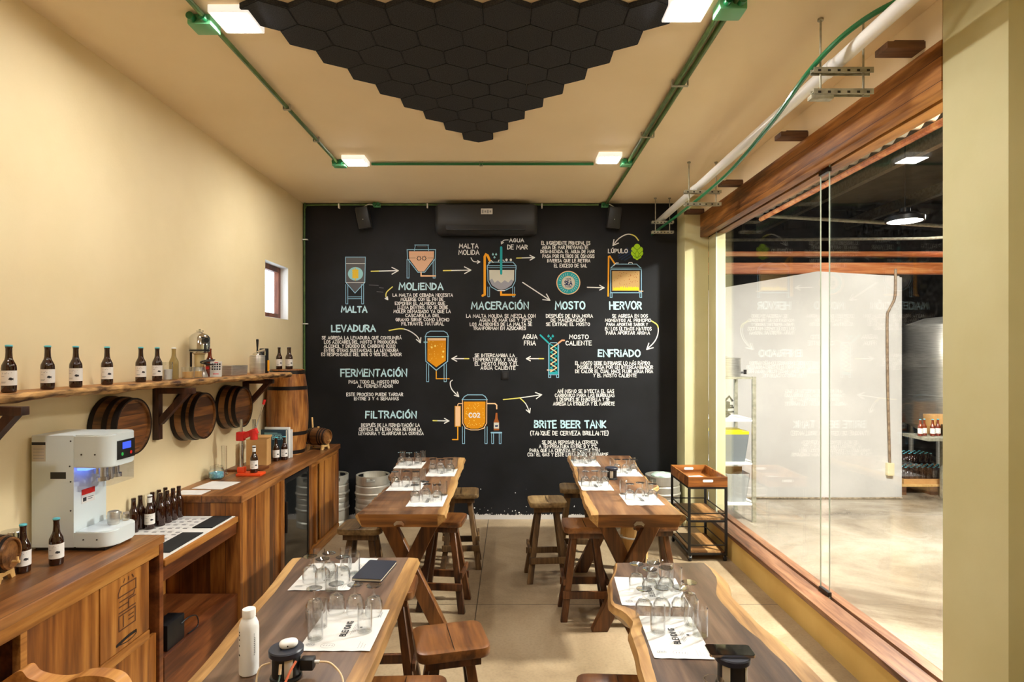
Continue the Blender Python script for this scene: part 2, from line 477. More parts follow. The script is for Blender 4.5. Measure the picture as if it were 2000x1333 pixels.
# paints of the mural
for nm, c in (('p_white',(232,232,228)),('p_head',(190,226,236)),('p_yellow',(226,216,110)),('p_blue',(146,190,214)),('p_orange',(236,164,40)),
              ('p_beer',(216,142,16)),('p_foam',(238,196,150)),('p_pink',(222,178,146)),('p_teal',(40,160,166)),('p_grey',(92,92,94)),
              ('p_sky',(150,200,206)),('p_wheat',(230,190,60)),('p_milk',(206,204,190)),('p_tan',(196,160,104)),('p_flame',(246,214,40)),
              ('p_hop',(166,212,36)),('p_hopdark',(84,140,20)),('p_wave',(160,160,170)),('p_salmon',(236,160,120)),('p_dark',(30,34,38)),
              ('p_navy',(30,50,90)),('p_brown',(160,90,40)),('p_spark',(250,226,120))):
    M[nm] = plain('paint '+nm[2:], lin(*c), 0.7, spec=0.2)

# ================================================================ ROOM SHELL
XL, YB, ZC = -2.50, 7.15, 3.80
Y0 = -2.2
GX = 2.27            # plane of the glass partition
b = BM(); box(b, (XL-0.3, Y0-0.2, -0.12), (2.12, YB+0.2, 0.0)); struct('floor', b, M['floor'])
b = BM(); box(b, (XL-0.3, Y0-0.2, ZC), (2.75, YB+0.2, ZC+0.15)); struct('ceiling', b, M['ceil'])
# left wall with the small window opening
wy0, wy1, wz0, wz1 = 6.05, 6.68, 2.37, 2.955
b = BM()
box(b, (XL-0.16, Y0-0.2, -0.12), (XL, wy0, ZC)); box(b, (XL-0.16, wy1, -0.12), (XL, YB+0.2, ZC))
box(b, (XL-0.16, wy0, -0.12), (XL, wy1, wz0)); box(b, (XL-0.16, wy0, wz1), (XL, wy1, ZC))
struct('wall_left', b, M['cream'])
b = BM()
for lo, hi in (((XL-0.155,wy0-0.001,wz0),(XL-0.002,wy1,wz0+0.006)),((XL-0.155,wy0,wz1-0.006),(XL-0.002,wy1,wz1)),((XL-0.155,wy0,wz0+0.006),(XL-0.002,wy0+0.006,wz1-0.006)),((XL-0.155,wy1-0.006,wz0+0.006),(XL-0.002,wy1,wz1-0.006))):
    box(b, lo, hi)
win = struct('window_1', b, M['white'])
b = BM()
fx0, fx1, t = XL-0.135, XL-0.085, 0.055
box(b, (fx0,wy0+0.007,wz0+0.007), (fx1,wy1-0.007,wz0+0.007+t)); box(b, (fx0,wy0+0.007,wz1-0.007-t), (fx1,wy1-0.007,wz1-0.007))
box(b, (fx0,wy0+0.007,wz0+0.007+t), (fx1,wy0+0.007+t,wz1-0.007-t)); box(b, (fx0,wy1-0.007-t,wz0+0.007+t), (fx1,wy1-0.007,wz1-0.007-t))
struct('window_frame', b, M['winframe'], win)
b = BM(); box(b, (XL-0.113,wy0+0.062,wz0+0.062), (XL-0.108,wy1-0.062,wz1-0.062)); struct('window_pane', b, M['pane'], win)
b = BM(); box(b, (XL-0.3, YB, -0.12), (2.29, YB+0.15, ZC)); wall_back = struct('wall_back', b, M['black_wall'])
b = BM(); box(b, (XL-0.3, Y0-0.2, -0.12), (2.75, Y0, ZC)); struct('wall_front', b, M['cream'])
# corner pillar of the black wall, plinth, strip above the beam, near pillar
b = BM(); box(b, (1.994, 6.83, 0), (2.27, YB-0.001, ZC-0.001), bev=0.008); struct('wall_right_corner', b, M['column'])
b = BM(); box(b, (2.272, 6.58, 0.24), (2.372, 6.83, 3.33)); struct('trim_1', b, M['column'])
b = BM(); box(b, (2.12, 3.001, -0.1), (2.33, 6.829, 0.222)); struct('wall_right', b, M['ochre'])
b = BM(); box(b, (2.175, 3.001, 3.585), (2.4, 6.829, ZC-0.001)); struct('wall_right_upper', b, M['ceil'])
b = BM(); box(b, (2.174, 2.6, 0), (2.62, 3.0, ZC-0.001), bev=0.01); struct('wall_right_pillar', b, M['column'])
b = BM(); box(b, (2.47, Y0, 0), (2.62, 2.599, ZC-0.001)); struct('wall_right_near', b, M['column'])
b = BM(); box(b, (2.1201, Y0-0.2, -0.12), (2.62, 3.0, 0.0)); struct('floor_edge', b, M['floor'])
# sill of the glass partition: two boards with a groove between
b = BM()
box(b, (2.098, 3.002, 0.223), (2.255, 6.828, 0.262), bev=0.004); box(b, (2.285, 3.002, 0.223), (2.36, 6.828, 0.262), bev=0.004)
box(b, (2.255, 3.002, 0.223), (2.285, 6.828, 0.236))
struct('trim_2', b, M['sill'])
# timber lintel beam
b = BM()
box(b, (2.17, 3.002, 3.33), (2.255, 6.83, 3.585), bev=0.006); box(b, (2.285, 3.002, 3.33), (2.39, 6.83, 3.585), bev=0.006)
box(b, (2.255, 3.002, 3.36), (2.285, 6.83, 3.58))
struct('trim_3', b, M['beam'])
for y, hh in ((3.17,3.62),(4.40,3.605),(5.62,3.60),(6.74,3.60)):
    b = BM(); box(b, (1.975, y-0.05, hh-0.018), (2.176, y+0.06, hh+0.018), bev=0.003)
    box(b, (2.02, y-0.04, hh+0.018), (2.176, y+0.05, hh+0.028))
    o = obj('beam_end', b, M['stub'])
    tag(o, {3.17:'nearest dark timber stub sticking out above the lintel beam',4.40:'dark timber stub above the lintel beam, second from the camera',
            5.62:'dark timber stub above the lintel beam, third from the camera',6.74:'farthest dark timber stub, on top of the pale corner pillar'}[y], 'timber stub', 'timber stubs above the lintel')
# frameless glass: two panes with a gap and metal clips
for nm, y0, y1 in (('window_2', 4.36, 6.577), ('window_3', 3.01, 4.24)):
    b = BM(); box(b, (GX-0.005, y0, 0.237), (GX+0.005, y1, 3.359))
    for f in b.faces:
        f.normal_update()
        if abs(f.normal.y) > 0.9: f.material_index = 1
    pane = struct(nm, b, [M['pane'], M['pane_edge']])
for z in (0.2625, 3.295):
    b = BM(); box(b, (GX-0.014, 4.235, z), (GX+0.014, 4.365, z+0.03), bev=0.003)
    tag(obj('glass_clip', b, M['blackmetal']), 'black metal clip joining both panes %s' % ('at the sill' if z < 1 else 'under the timber lintel'), 'clip', 'pane clips')
# scuffed plaster band at the foot of the black wall
b = BM()
random.seed(4)
x = XL+0.002; prev = None
up = []
while x < 1.99:
    up.append((x, 0.05 + 0.03*random.random()*random.random())); x += 0.004 + 0.008*random.random()
up.append((1.99, 0.06))
vs = [(b.verts.new((x, YB-0.0025, 0.0)), b.verts.new((x, YB-0.0025, z))) for x, z in up]
for (a, c), (d, e) in zip(vs, vs[1:]): face(b, [a, d, e, c])
struct('baseboard_back', b, M['white_wall'])
b = BM()
random.seed(9)
for i in range(160):
    x = XL + 4.45*random.random(); z = 0.05 + 0.35*random.random()**3; r = 0.002 + 0.006*random.random()**2
    p = [b.verts.new((x + r*math.cos(a)*(0.6+random.random()), YB-0.002, z + r*math.sin(a)*(0.6+random.random()))) for a in (0,1.2,2.4,3.7,5)]
    face(b, p)
struct('paint_splash', b, M['p_white'], wall_back)

# ================================================================ BREWERY HALL beyond the glass
b = BM(); box(b, (2.33, -2.0, -0.12), (11.5, 15.0, 0.0)); struct('floor_hall', b, M['hall_floor'])
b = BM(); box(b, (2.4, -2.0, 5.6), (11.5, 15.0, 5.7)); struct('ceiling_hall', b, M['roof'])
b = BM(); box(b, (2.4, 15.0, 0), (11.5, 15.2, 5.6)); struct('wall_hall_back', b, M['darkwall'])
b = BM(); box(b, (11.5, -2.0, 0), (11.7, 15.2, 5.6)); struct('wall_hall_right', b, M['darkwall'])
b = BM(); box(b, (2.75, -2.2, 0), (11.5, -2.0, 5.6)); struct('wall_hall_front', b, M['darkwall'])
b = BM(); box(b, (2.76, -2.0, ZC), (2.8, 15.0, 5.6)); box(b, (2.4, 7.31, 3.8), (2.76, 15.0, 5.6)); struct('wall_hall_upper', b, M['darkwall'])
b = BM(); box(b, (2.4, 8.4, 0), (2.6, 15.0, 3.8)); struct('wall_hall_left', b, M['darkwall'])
# corrugated eave sheet just outside the lintel, with an edge pole
b = BM(); ny = 360; rows = []
for i in range(ny+1):
    y = 2.6 + 5.4*i/ny; z = 3.86 + 0.022*math.sin(2*PI*(y-2.6)/0.18)
    rows.append([b.verts.new((x, y, z + dz_)) for x, dz_ in ((2.42,0),(3.36,0.0),(3.36,0.004),(2.42,0.004))])
for A, B in zip(rows, rows[1:]):
    for k in range(4): face(b, [A[k], B[k], B[(k+1)%4], A[(k+1)%4]], 0, True)
struct('ceiling_hall_eave', b, M['galv'])
# white plastered wall with a sloping top and rounded end
b = BM()
M1 = Matrix(((1,0,0,0),(0,0,1,8.15),(0,1,0,0),(0,0,0,1)))
prism(b, [(2.36,0),(5.42,0),(5.42,3.05),(4.2,3.12),(2.36,2.80)], 0.22, M1)
bmesh.ops.bevel(b, geom=[e for e in b.edges if abs(e.verts[0].co.x-5.42) < 1e-4 and abs(e.verts[1].co.x-5.42) < 1e-4 and abs(e.verts[0].co.z-e.verts[1].co.z) > 1], offset=0.1, segments=6, affect='EDGES')
struct('wall_hall_white', b, M['white_wall'])
b = BM(); tube(b, spline([(2.4,8.14,0.012),(3.4,8.135,0.02),(4.5,8.13,0.012),(5.35,8.14,0.016)], 6), 0.014, 6); struct('trim_4', b, mottled('crumbled plaster edge', lin(120,104,84), lin(170,154,130), 30, 0.9))

# ================================================================ CEILING LIGHTS
def panel_light(x, y, label):
    t = thing('ceiling_light', label, 'light', (x, y, ZC), 0, 'square ceiling panels')
    bb = BM(); box(bb, (-0.105,-0.105,-0.042), (0.105,0.105,-0.0005), bev=0.006); obj('housing', bb, M['lamp_side'], t)
    bb = BM(); box(bb, (-0.085,-0.085,-0.0455), (0.085,0.085,-0.0425)); obj('diffuser', bb, M['lamp'], t)
    return t
panel_light(-1.46, 3.17, 'square white ceiling panel beside left conduit, close to the camera')
panel_light(0.905, 3.06, 'square white ceiling panel beside right twin conduit, close to the camera')
panel_light(-1.435, 5.50, 'square white ceiling panel at far left corner of conduit')
panel_light(0.89, 5.42, 'square white ceiling panel at far right corner of conduit')
panel_light(-1.46, 0.75, 'square white ceiling panel left behind the camera')
panel_light(0.905, 0.75, 'square white ceiling panel right behind the camera')

# ================================================================ HEXAGON CEILING TILES
s = 0.1444
def ordinal(n): return ['first','second','third','fourth','fifth','sixth','seventh','eighth','ninth','tenth'][n-1]
hexes = []
bb = BM()
prism(bb, [((s-0.0012)*math.cos(R(90+60*k)), (s-0.0012)*math.sin(R(90+60*k))) for k in range(6)], 0.03)
for f in bb.faces: pass
bmesh.ops.bevel(bb, geom=[e for e in bb.edges if abs(e.verts[0].co.z) < 1e-5 and abs(e.verts[1].co.z) < 1e-5], offset=0.004, segments=2, affect='EDGES')
hx0 = obj('hexagon_tile', bb, M['felt'])
wh = math.sqrt(3)*s
first = True
for k in range(9):
    for i in range(k+1):
        o = hx0 if first else hx0.copy()
        if not first: C.objects.link(o)
        first = False
        o.location = (-0.271 + (i - k/2.0)*wh, 4.86 - k*1.5*s, ZC-0.0305)
        lab = ('dark felt hexagon forming the tip of the ceiling pattern' if k == 0 else
               'dark felt ceiling hexagon, %s from left in %s row from the tip' % (ordinal(i+1), ordinal(k+1)))
        tag(o, lab, 'acoustic tile', 'felt hexagons on the ceiling')

# ================================================================ CONDUIT AND PIPES
def pipe(name, pts, r, mat, label, cat, seg=10, group=None):
    bb = BM(); tube(bb, pts, r, seg); return tag(obj(name, bb, mat), label, cat, group)
zc = ZC-0.022
cl = pipe('conduit', [(-1.62,0.4,zc),(-1.62,5.53,zc)], 0.014, M['green_grey'], 'long worn green conduit along the left of the ceiling', 'conduit', group='ceiling conduits')
pipe('conduit', [(1.09,0.4,zc),(1.09,5.5,zc)], 0.0155, M['green_grey'], 'inner pipe of the twin green conduit on the right', 'conduit', group='ceiling conduits')
pipe('conduit', [(1.135,0.4,zc),(1.135,7.08,zc)], 0.0155, M['green_grey'], 'outer pipe of the twin green conduit, reaching the black wall', 'conduit', group='ceiling conduits')
pipe('conduit', [(-1.31,5.59,zc),(0.775,5.59,zc)], 0.013, M['green'], 'green conduit crossing the ceiling between the two far lights', 'conduit', group='ceiling conduits')
pipe('conduit', spline([(-2.475,7.13,1.2),(-2.475,7.13,3.6),(-2.46,7.13,3.74),(-2.38,7.13,3.775),(-1.6,7.13,3.778)],6)+[(1.05,7.13,3.778)], 0.0115, M['green_grey'], 'thin green conduit framing the top left of the black wall', 'conduit', group='ceiling conduits')
def jbox(x, y, z, sx, sy, sz, label, rnd=True):
    t = thing('junction_box', label, 'junction box', (x, y, z), 0, 'green junction boxes')
    bb = BM(); box(bb, (-sx/2,-sy/2,-sz), (sx/2,sy/2,-0.0005), bev=0.008); obj('box_body', bb, M['green_box'], t)
    for q in (-1, 1):
        bb = BM(); cyl(bb, (q*sx*0.25, -sy/2-0.0005, -sz*0.5), (q*sx*0.25, -sy/2-0.035, -sz*0.5), 0.02, 14); obj('gland', bb, M['green'], t)
    return t
jbox(-1.655, 3.21, ZC, 0.125, 0.115, 0.055, 'green junction box beside the near left ceiling panel')
jbox(1.125, 3.06, ZC, 0.14, 0.115, 0.06, 'green junction box beside the near right ceiling panel')
jbox(-1.61, 5.59, ZC, 0.12, 0.1, 0.05, 'green junction box beside the far left ceiling panel')
jbox(1.075, 5.56, ZC, 0.10, 0.1, 0.05, 'green junction box beside the far right ceiling panel')
jbox(-1.6, 7.11, 3.79, 0.085, 0.06, 0.05, 'small green junction box above the left wall speaker')
jbox(1.12, 7.11, 3.79, 0.085, 0.06, 0.05, 'small green junction box above the right wall speaker')
def strap(x, y, sx, label):
    bb = BM(); box(bb, (x-sx/2, y-0.012, zc-0.02), (x+sx/2, y+0.012, zc-0.017)); box(bb, (x-sx/2, y-0.012, zc-0.017), (x-sx/2+0.004, y+0.012, ZC-0.0005)); box(bb, (x+sx/2-0.004, y-0.012, zc-0.017), (x+sx/2, y+0.012, ZC-0.0005))
    tag(obj('pipe_strap', bb, M['galv']), label, 'pipe strap', 'straps on the ceiling conduits')
strap(-1.62, 4.30, 0.05, 'metal strap in the middle of the left ceiling conduit')
strap(-1.62, 4.95, 0.05, 'metal strap on the far part of the left ceiling conduit')
strap(1.1125, 3.92, 0.11, 'metal strap on the near part of the twin conduit')
strap(1.1125, 4.85, 0.11, 'metal strap on the far part of the twin conduit')
strap(-0.28, 5.59, 0.03, 'metal strap in the middle of the crossing conduit')
for i, (x, z, h) in enumerate(((-2.06,3.765,1),(-1.0,3.765,1),(0.37,3.765,1),(-2.475,3.36,0),(-2.475,2.35,0))):
    bb = BM()
    if h: box(bb, (x-0.008, 7.112, z-0.03), (x+0.008, 7.149, z+0.026))
    else: box(bb, (x-0.02, 7.112, z-0.006), (x+0.04, 7.149, z+0.006))
    tag(obj('conduit_clip', bb, M['white']), ['white clip left of the left speaker, on the wall conduit','white clip left of the air conditioner, on the wall conduit','white clip right of the air conditioner, on the wall conduit','upper white clip on the conduit down the left edge of the black wall','lower white clip on the conduit down the left edge of the black wall'][i], 'clip', 'white conduit clips')
# white pipe on trapeze hangers, with the slack green conduit
px_ = 1.78
t = thing('drain_pipe', 'long white pipe hung under the ceiling along the glass side', 'pipe', (px_, 0, 3.585))
bb = BM(); cyl(bb, (0,2.2,0), (0,7.149,0), 0.036, 20); obj('pipe_run', bb, M['white_gloss'], t)
for y in (3.28, 5.72):
    bb = BM(); cyl(bb, (0,y,0), (0,y+0.07,0), 0.042, 20); obj('coupling', bb, M['white'], t)
pipe('green_conduit_hose', spline([(1.985,2.75,3.72),(1.76,2.95,3.66),(1.636,3.2,3.555),(1.70,3.9,3.50),(1.76,4.8,3.46),(1.744,5.6,3.435),(1.72,6.3,3.425),(1.705,6.88,3.43),(1.695,7.149,3.425)], 8), 0.014, M['green'], 'bright green conduit sagging beside the white ceiling pipe', 'conduit')
for i, (y, xa, xb) in enumerate(((3.2,1.665,1.895),(5.6,1.675,1.93),(6.9,1.675,1.84))):
    t = thing('pipe_hanger', ['metal trapeze hanger carrying the white pipe, nearest the camera','metal trapeze hanger carrying the white pipe, middle one','metal trapeze hanger carrying the white pipe, beside the black wall'][i], 'pipe hanger', (0,y,0), 0, 'trapeze hangers of the pipe')
    for x in (xa, xb):
        bb = BM(); cyl(bb, (x,0,3.385), (x,0,ZC-0.0005), 0.0055, 8); cyl(bb, (x,0,ZC-0.012), (x,0,ZC-0.0006), 0.016, 8); obj('threaded_rod', bb, M['galv'], t)
    for z in (3.515, 3.40):
        bb = BM(); x0, x1 = xa-0.045, xb+0.045
        box(bb, (x0,-0.018,z-0.002), (x1,0.018,z+0.002)); box(bb, (x0,-0.02,z-0.014), (x1,-0.016,z+0.016)); box(bb, (x0,0.016,z-0.014), (x1,0.02,z+0.016))
        n = 6
        for q in range(n):
            xx = x0 + 0.03 + (x1-x0-0.06)*q/(n-1); box(bb, (xx-0.008,-0.0205,z-0.008), (xx+0.008,-0.0198,z+0.004), 1)
        obj('crossbar', bb, [M['galv'], M['black']], t)
    if i == 0:
        bb = BM(); box(bb, (xa-0.06,-0.022,3.362), (xa+0.06,0.022,3.384), bev=0.002); obj('clamp', bb, M['galv'], t)

# ================================================================ AIR CONDITIONER, SPEAKERS, WALL SOCKET
t = thing('air_conditioner', 'wide black air conditioner high on the blackboard wall', 'air conditioner', (-0.29, YB, 3.395))
bb = BM()
prof = [(0,0.02),(-0.06,0.0),(-0.13,0.01),(-0.185,0.055),(-0.21,0.11),(-0.215,0.18),(-0.21,0.335),(-0.19,0.35),(0,0.35)]
n = 8; W2 = 0.60
def acs(x, sc):
    return [bb.verts.new((x, y*sc - 0.0015, 0.185 + (z-0.185)*sc)) for y, z in prof]
secs = [acs(-W2, 0.80), acs(-W2+0.015, 0.92), acs(-W2+0.05, 1.0), acs(W2-0.05, 1.0), acs(W2-0.015, 0.92), acs(W2, 0.80)]
for A, B in zip(secs, secs[1:]):
    for k in range(len(prof)-1): face(bb, [A[k], A[k+1], B[k+1], B[k]], 0, True)
face(bb, secs[0]); face(bb, secs[-1][::-1])
obj('casing', bb, M['charcoal'], t)
bb = BM(); beam(bb, (-0.47,-0.198,0.075), (0.47,-0.198,0.075), 0.03, 0.045); obj('air_outlet', bb, M['black'], t)
bb = BM(); beam(bb, (-0.46,-0.185,0.046), (0.46,-0.185,0.046), 0.06, 0.008); obj('louver', bb, M['charcoal'], t)
bb = BM(); box(bb, (-0.06,-0.2195,0.225), (0.075,-0.213,0.29), bev=0.002)
for q in range(4): box(bb, (-0.05+q*0.03,-0.2205,0.235+0.008*(q%2)), (-0.03+q*0.03,-0.2194,0.275-0.008*(q%2)), 1)
obj('sticker', bb, [M['paper'], M['grey_ink']], t)
for i, (x, lab) in enumerate(((-1.745,'small black wall speaker at the left of the blackboard'),(1.22,'small black wall speaker at the right of the blackboard'))):
    t = thing('wall_speaker', lab, 'speaker', (x, YB, 3.62), 0, 'wall speakers')
    Mr = Matrix.Rotation(R(-9 if i == 0 else 6), 4, 'Y') @ Matrix.Rotation(R(10), 4, 'X')
    bb = BM(); box(bb, (-0.075,-0.17,-0.125), (0.075,-0.035,0.125), 0, 0.015, Mr); obj('cabinet', bb, M['charcoal'], t)
    bb = BM(); box(bb, (-0.066,-0.178,-0.116), (0.066,-0.171,0.116), 0, 0.003, Mr); obj('grille', bb, M['black'], t)
    bb = BM(); cyl(bb, Mr @ Vector((0,-0.1785,-0.02)), Mr @ Vector((0,-0.181,-0.02)), 0.005, 10); obj('badge', bb, M['white'], t)
    bb = BM(); beam(bb, (0,-0.06,0), (0,-0.002,0), 0.05, 0.05); obj('bracket', bb, M['blackmetal'], t)
    q = 1 if i == 0 else -1
    bb = BM(); tube(bb, spline([(q*0.13,-0.05,0.14),(q*0.06,-0.08,0.15),(0.0,-0.09,0.115)], 5), 0.006, 6); obj('cable', bb, M['white'], t)
t = thing('wall_socket', 'black socket plate on the blackboard beside the fermenter drawing', 'socket', (xat(986.5,YB), YB, zat(733.5,YB)))
bb = BM(); box(bb, (-0.042,-0.012,-0.05), (0.042,-0.001,0.05), bev=0.004); obj('plate', bb, M['black'], t)
bb = BM(); box(bb, (-0.022,-0.0155,-0.03), (0.022,-0.0115,0.03)); obj('insert', bb, M['charcoal'], t)

# ================================================================ MURAL ON THE BLACKBOARD WALL
GL = {
'A':(.66,['0,0 .33,1 .66,0','.12,.36 .55,.36']),'B':(.56,['0,0 0,1 .34,.98 .48,.85 .46,.66 .3,.54 0,.53','.3,.54 .54,.4 .54,.16 .38,.02 0,0']),
'C':(.58,['.56,.82 .44,.97 .26,1 .1,.88 .02,.62 .02,.36 .12,.12 .28,0 .46,.03 .57,.17']),'D':(.6,['0,0 0,1 .3,.95 .52,.76 .58,.5 .52,.24 .3,.05 0,0']),
'E':(.5,['.5,1 0,1 0,0 .5,0','0,.52 .42,.52']),'F':(.5,['.5,1 0,1 0,0','0,.52 .42,.52']),
'G':(.62,['.56,.84 .42,.98 .24,1 .08,.86 .02,.6 .03,.34 .14,.1 .32,0 .5,.06 .59,.22 .59,.46 .36,.46']),'H':(.58,['0,0 0,1','.58,0 .58,1','0,.52 .58,.52']),
'I':(.1,['.05,0 .05,1']),'i':(.1,['.05,0 .05,.7','.05,.93 .05,.97']),'J':(.45,['.42,1 .42,.2 .3,.02 .14,.02 .02,.18']),'K':(.56,['0,0 0,1','.54,1 .02,.46 .56,0']),
'L':(.48,['0,1 0,0 .48,0']),'M':(.78,['0,0 .08,1 .39,.34 .7,1 .78,0']),'N':(.6,['0,0 0,1 .6,0 .6,1']),
'O':(.66,['.33,1 .14,.9 .02,.65 .02,.35 .14,.1 .33,0 .52,.1 .64,.35 .64,.65 .52,.9 .33,1']),'P':(.54,['0,0 0,1 .34,.98 .52,.84 .52,.62 .34,.48 0,.47']),
'Q':(.66,['.33,1 .14,.9 .02,.65 .02,.35 .14,.1 .33,0 .52,.1 .64,.35 .64,.65 .52,.9 .33,1','.4,.26 .68,-.08']),'R':(.56,['0,0 0,1 .34,.98 .5,.85 .5,.64 .34,.5 0,.49','.26,.5 .56,0']),
'S':(.52,['.49,.84 .38,.98 .2,1 .05,.88 .05,.7 .2,.56 .38,.46 .5,.32 .48,.12 .32,0 .14,.02 .01,.16']),'T':(.6,['0,1 .6,1','.3,1 .3,0']),
'U':(.6,['0,1 .02,.3 .12,.06 .3,0 .48,.06 .58,.3 .6,1']),'V':(.62,['0,1 .31,0 .62,1']),'X':(.56,['0,0 .56,1','0,1 .56,0']),'Y':(.58,['0,1 .29,.5 .58,1','.29,.5 .29,0']),
'Z':(.54,['0,1 .54,1 0,0 .54,0']),'W':(.86,['0,1 .2,0 .43,.7 .66,0 .86,1']),
'0':(.54,['.27,1 .1,.88 .02,.5 .1,.12 .27,0 .44,.12 .52,.5 .44,.88 .27,1']),'1':(.25,['0,.8 .16,1 .16,0']),'2':(.5,['.03,.8 .16,.98 .36,.96 .47,.78 .4,.56 .02,0 .5,0']),
'3':(.48,['.03,.98 .46,.98 .22,.6 .42,.5 .46,.22 .3,.02 .02,.06']),'4':(.52,['.4,0 .4,1 0,.34 .52,.34']),'6':(.5,['.42,.96 .16,.7 .03,.35 .1,.08 .28,0 .45,.12 .46,.36 .32,.5 .1,.4']),
'7':(.48,['.02,1 .48,1 .18,0']),'8':(.5,['.25,.54 .07,.68 .08,.9 .25,1 .42,.9 .43,.68 .25,.54 .04,.36 .05,.1 .25,0 .45,.1 .46,.36 .25,.54']),
'9':(.5,['.46,.62 .32,.48 .12,.54 .05,.76 .14,.96 .34,1 .46,.86 .46,.5 .34,0']),
'(':(.22,['.2,1.1 .04,.8 .02,.4 .18,-.1']),')':(.22,['.02,1.1 .18,.8 .2,.4 .04,-.1']),'.':(.1,['.05,0 .05,.05']),',':(.12,['.08,.06 .02,-.14']),
'%':(.7,['.12,1 .02,.8 .14,.64 .24,.8 .12,1','.6,1 .1,0','.56,.36 .46,.18 .56,0 .68,.18 .56,.36']),'°':(.24,['.12,1 .02,.88 .12,.74 .22,.88 .12,1']),'-':(.4,['0,.5 .4,.5']),
}
ACC = {'Á':'A','É':'E','Í':'I','Ó':'O','Ú':'U','ó':'O'}
def glyphs(text, rnd=None):
    """strokes of a text line in units of the cap height, and its length"""
    x = 0.0; out = []
    for ch in text:
        if ch == ' ': x += 0.52; continue
        base = ACC.get(ch, ch)
        wd, st = GL[base]
        a = sc = dy = 0.0
        if rnd: a = rnd.uniform(-0.05, 0.05); sc = rnd.uniform(-0.06, 0.06); dy = rnd.uniform(-0.03, 0.03)
        st = list(st)
        if ch in ACC: st.append('%g,1.12 %g,1.3' % (wd*0.45, wd*0.72))
        for s_ in st:
            pts = [tuple(float(c) for c in p.split(',')) for p in s_.split()]
            pp = []
            for px, py in pts:
                px2 = (px - wd/2)*(1+sc); py2 = (py - .5)*(1+sc)
                pp.append((x + wd/2 + px2*math.cos(a) - py2*math.sin(a), .5 + dy + px2*math.sin(a) + py2*math.cos(a)))
            out.append(pp)
        x += wd + 0.22
    return out, max(x - 0.22, 0.1)

JIT = [0]
def jit(): return (JIT[0] % 12)*0.00005
def stroke2d(bm, pts, wd, to3, mat=0, caps=True):
    """a painted stroke: flat ribbon with mitred joints and round ends; to3 maps 2-D to 3-D"""
    JIT[0] += 1
    pts = [Vector((p[0], p[1])) for p in pts]
    q = [pts[0]]
    for p in pts[1:]:
        if (p - q[-1]).length > 1e-7: q.append(p)
    pts = q
    if len(pts) == 1: pts.append(pts[0] + Vector((wd*0.05, 0)))
    n = len(pts); L = []; Rr = []
    closed = n > 3 and (pts[0]-pts[-1]).length < 1e-6
    for i in range(n):
        if closed and i in (0, n-1): a, c = pts[n-2], pts[1]
        else: a, c = pts[max(i-1,0)], pts[min(i+1,n-1)]
        d1 = (pts[i]-a); d2 = (c-pts[i])
        d1 = d1.normalized() if d1.length > 1e-9 else d2.normalized()
        d2 = d2.normalized() if d2.length > 1e-9 else d1
        n1 = Vector((-d1.y, d1.x)); n2 = Vector((-d2.y, d2.x))
        m = n1 + n2
        if m.length < 0.5: m = n1
        m = m.normalized(); k = min(1/max(m.dot(n1), 0.5), 1.6)
        L.append(pts[i] + m*wd/2*k); Rr.append(pts[i] - m*wd/2*k)
    lv = [bm.verts.new(to3(p.x, p.y)) for p in L]; rv = [bm.verts.new(to3(p.x, p.y)) for p in Rr]
    for i in range(n-1): face(bm, [lv[i], rv[i], rv[i+1], lv[i+1]], mat)
    if caps and not closed:
        for end, d in ((0, (pts[0]-pts[1]).normalized()), (n-1, (pts[-1]-pts[-2]).normalized())):
            nn = Vector((-d.y, d.x)); c = pts[end]
            arc = [c + (nn*math.cos(a) + d*math.sin(a))*wd/2 for a in (R(45), R(90), R(135))]
            vs = [bm.verts.new(to3(p.x, p.y)) for p in arc]
            if end == 0: face(bm, [rv[0]] + vs + [lv[0]], mat)
            else: face(bm, [lv[-1]] + vs + [rv[-1]], mat)

def wpx(off):
    return lambda x, y: Vector((xat(x, YB), YB - off - jit(), zat(y, YB)))
W1, W2_, W3, W4 = wpx(0.0012), wpx(0.002), wpx(0.0028), wpx(0.0036)
rn = random.Random(7)
def text_line(bm, text, x0, x1, yt, yb, th, mat=0, to3=W2_):
    st, L = glyphs(text, rn)
    h = yb - yt; sx = (x1 - x0)/L
    if h < 7.6: h *= 0.88; yb -= 0.06*h
    for pp in st:
        stroke2d(bm, [(x0 + p[0]*sx, yb - p[1]*h) for p in pp], th, to3, mat)
def para(name, lines, th, mat):
    bb = BM()
    for ln in lines: text_line(bb, *ln, th)
    return obj(name, bb, mat, wall_back, normals=False)
HD, BD, LB = 2.8, 1.2, 1.6
for hd in (('MALTA',667,716.5,599,610),('MOLiENDA',780,865,553.5,566),('LEVADURA',648,733,636,648),('FERMENTACiÓN',666,794,722,735.5),('FiLTRACiÓN',714.5,813,804,817),
           ('MACERACiÓN',921,1032,590.5,604),('MOSTO',1085,1142,590,604),('HERVOR',1191,1252.6,590,604),('ENFRiADO',1168.6,1250,684,696.5),('BRiTE BEER TANK',1044,1183,822.5,836)):
    para('painted_heading', [hd], HD, M['p_head'])
for lb in ([('MALTA',897,934,476.8,485),('MOLiDA',896,935.5,489,497.5)],[('AGUA',995,1023,466,473.5),('DE MAR',991.5,1030,479,487)],[('LÚPULO',1188,1225.5,486.5,494.5)],
           [('AGUA',1021,1049,654,662),('FRiA',1024,1046,666.5,674.5)],[('MOSTO',1112,1149,654.5,662.3),('CALiENTE',1105,1155,666.5,674.5)],[('(TANQUE DE CERVEZA BRiLLANTE)',1036,1188,842.5,850.5)]):
    para('painted_caption', lb, LB, M['p_white'])
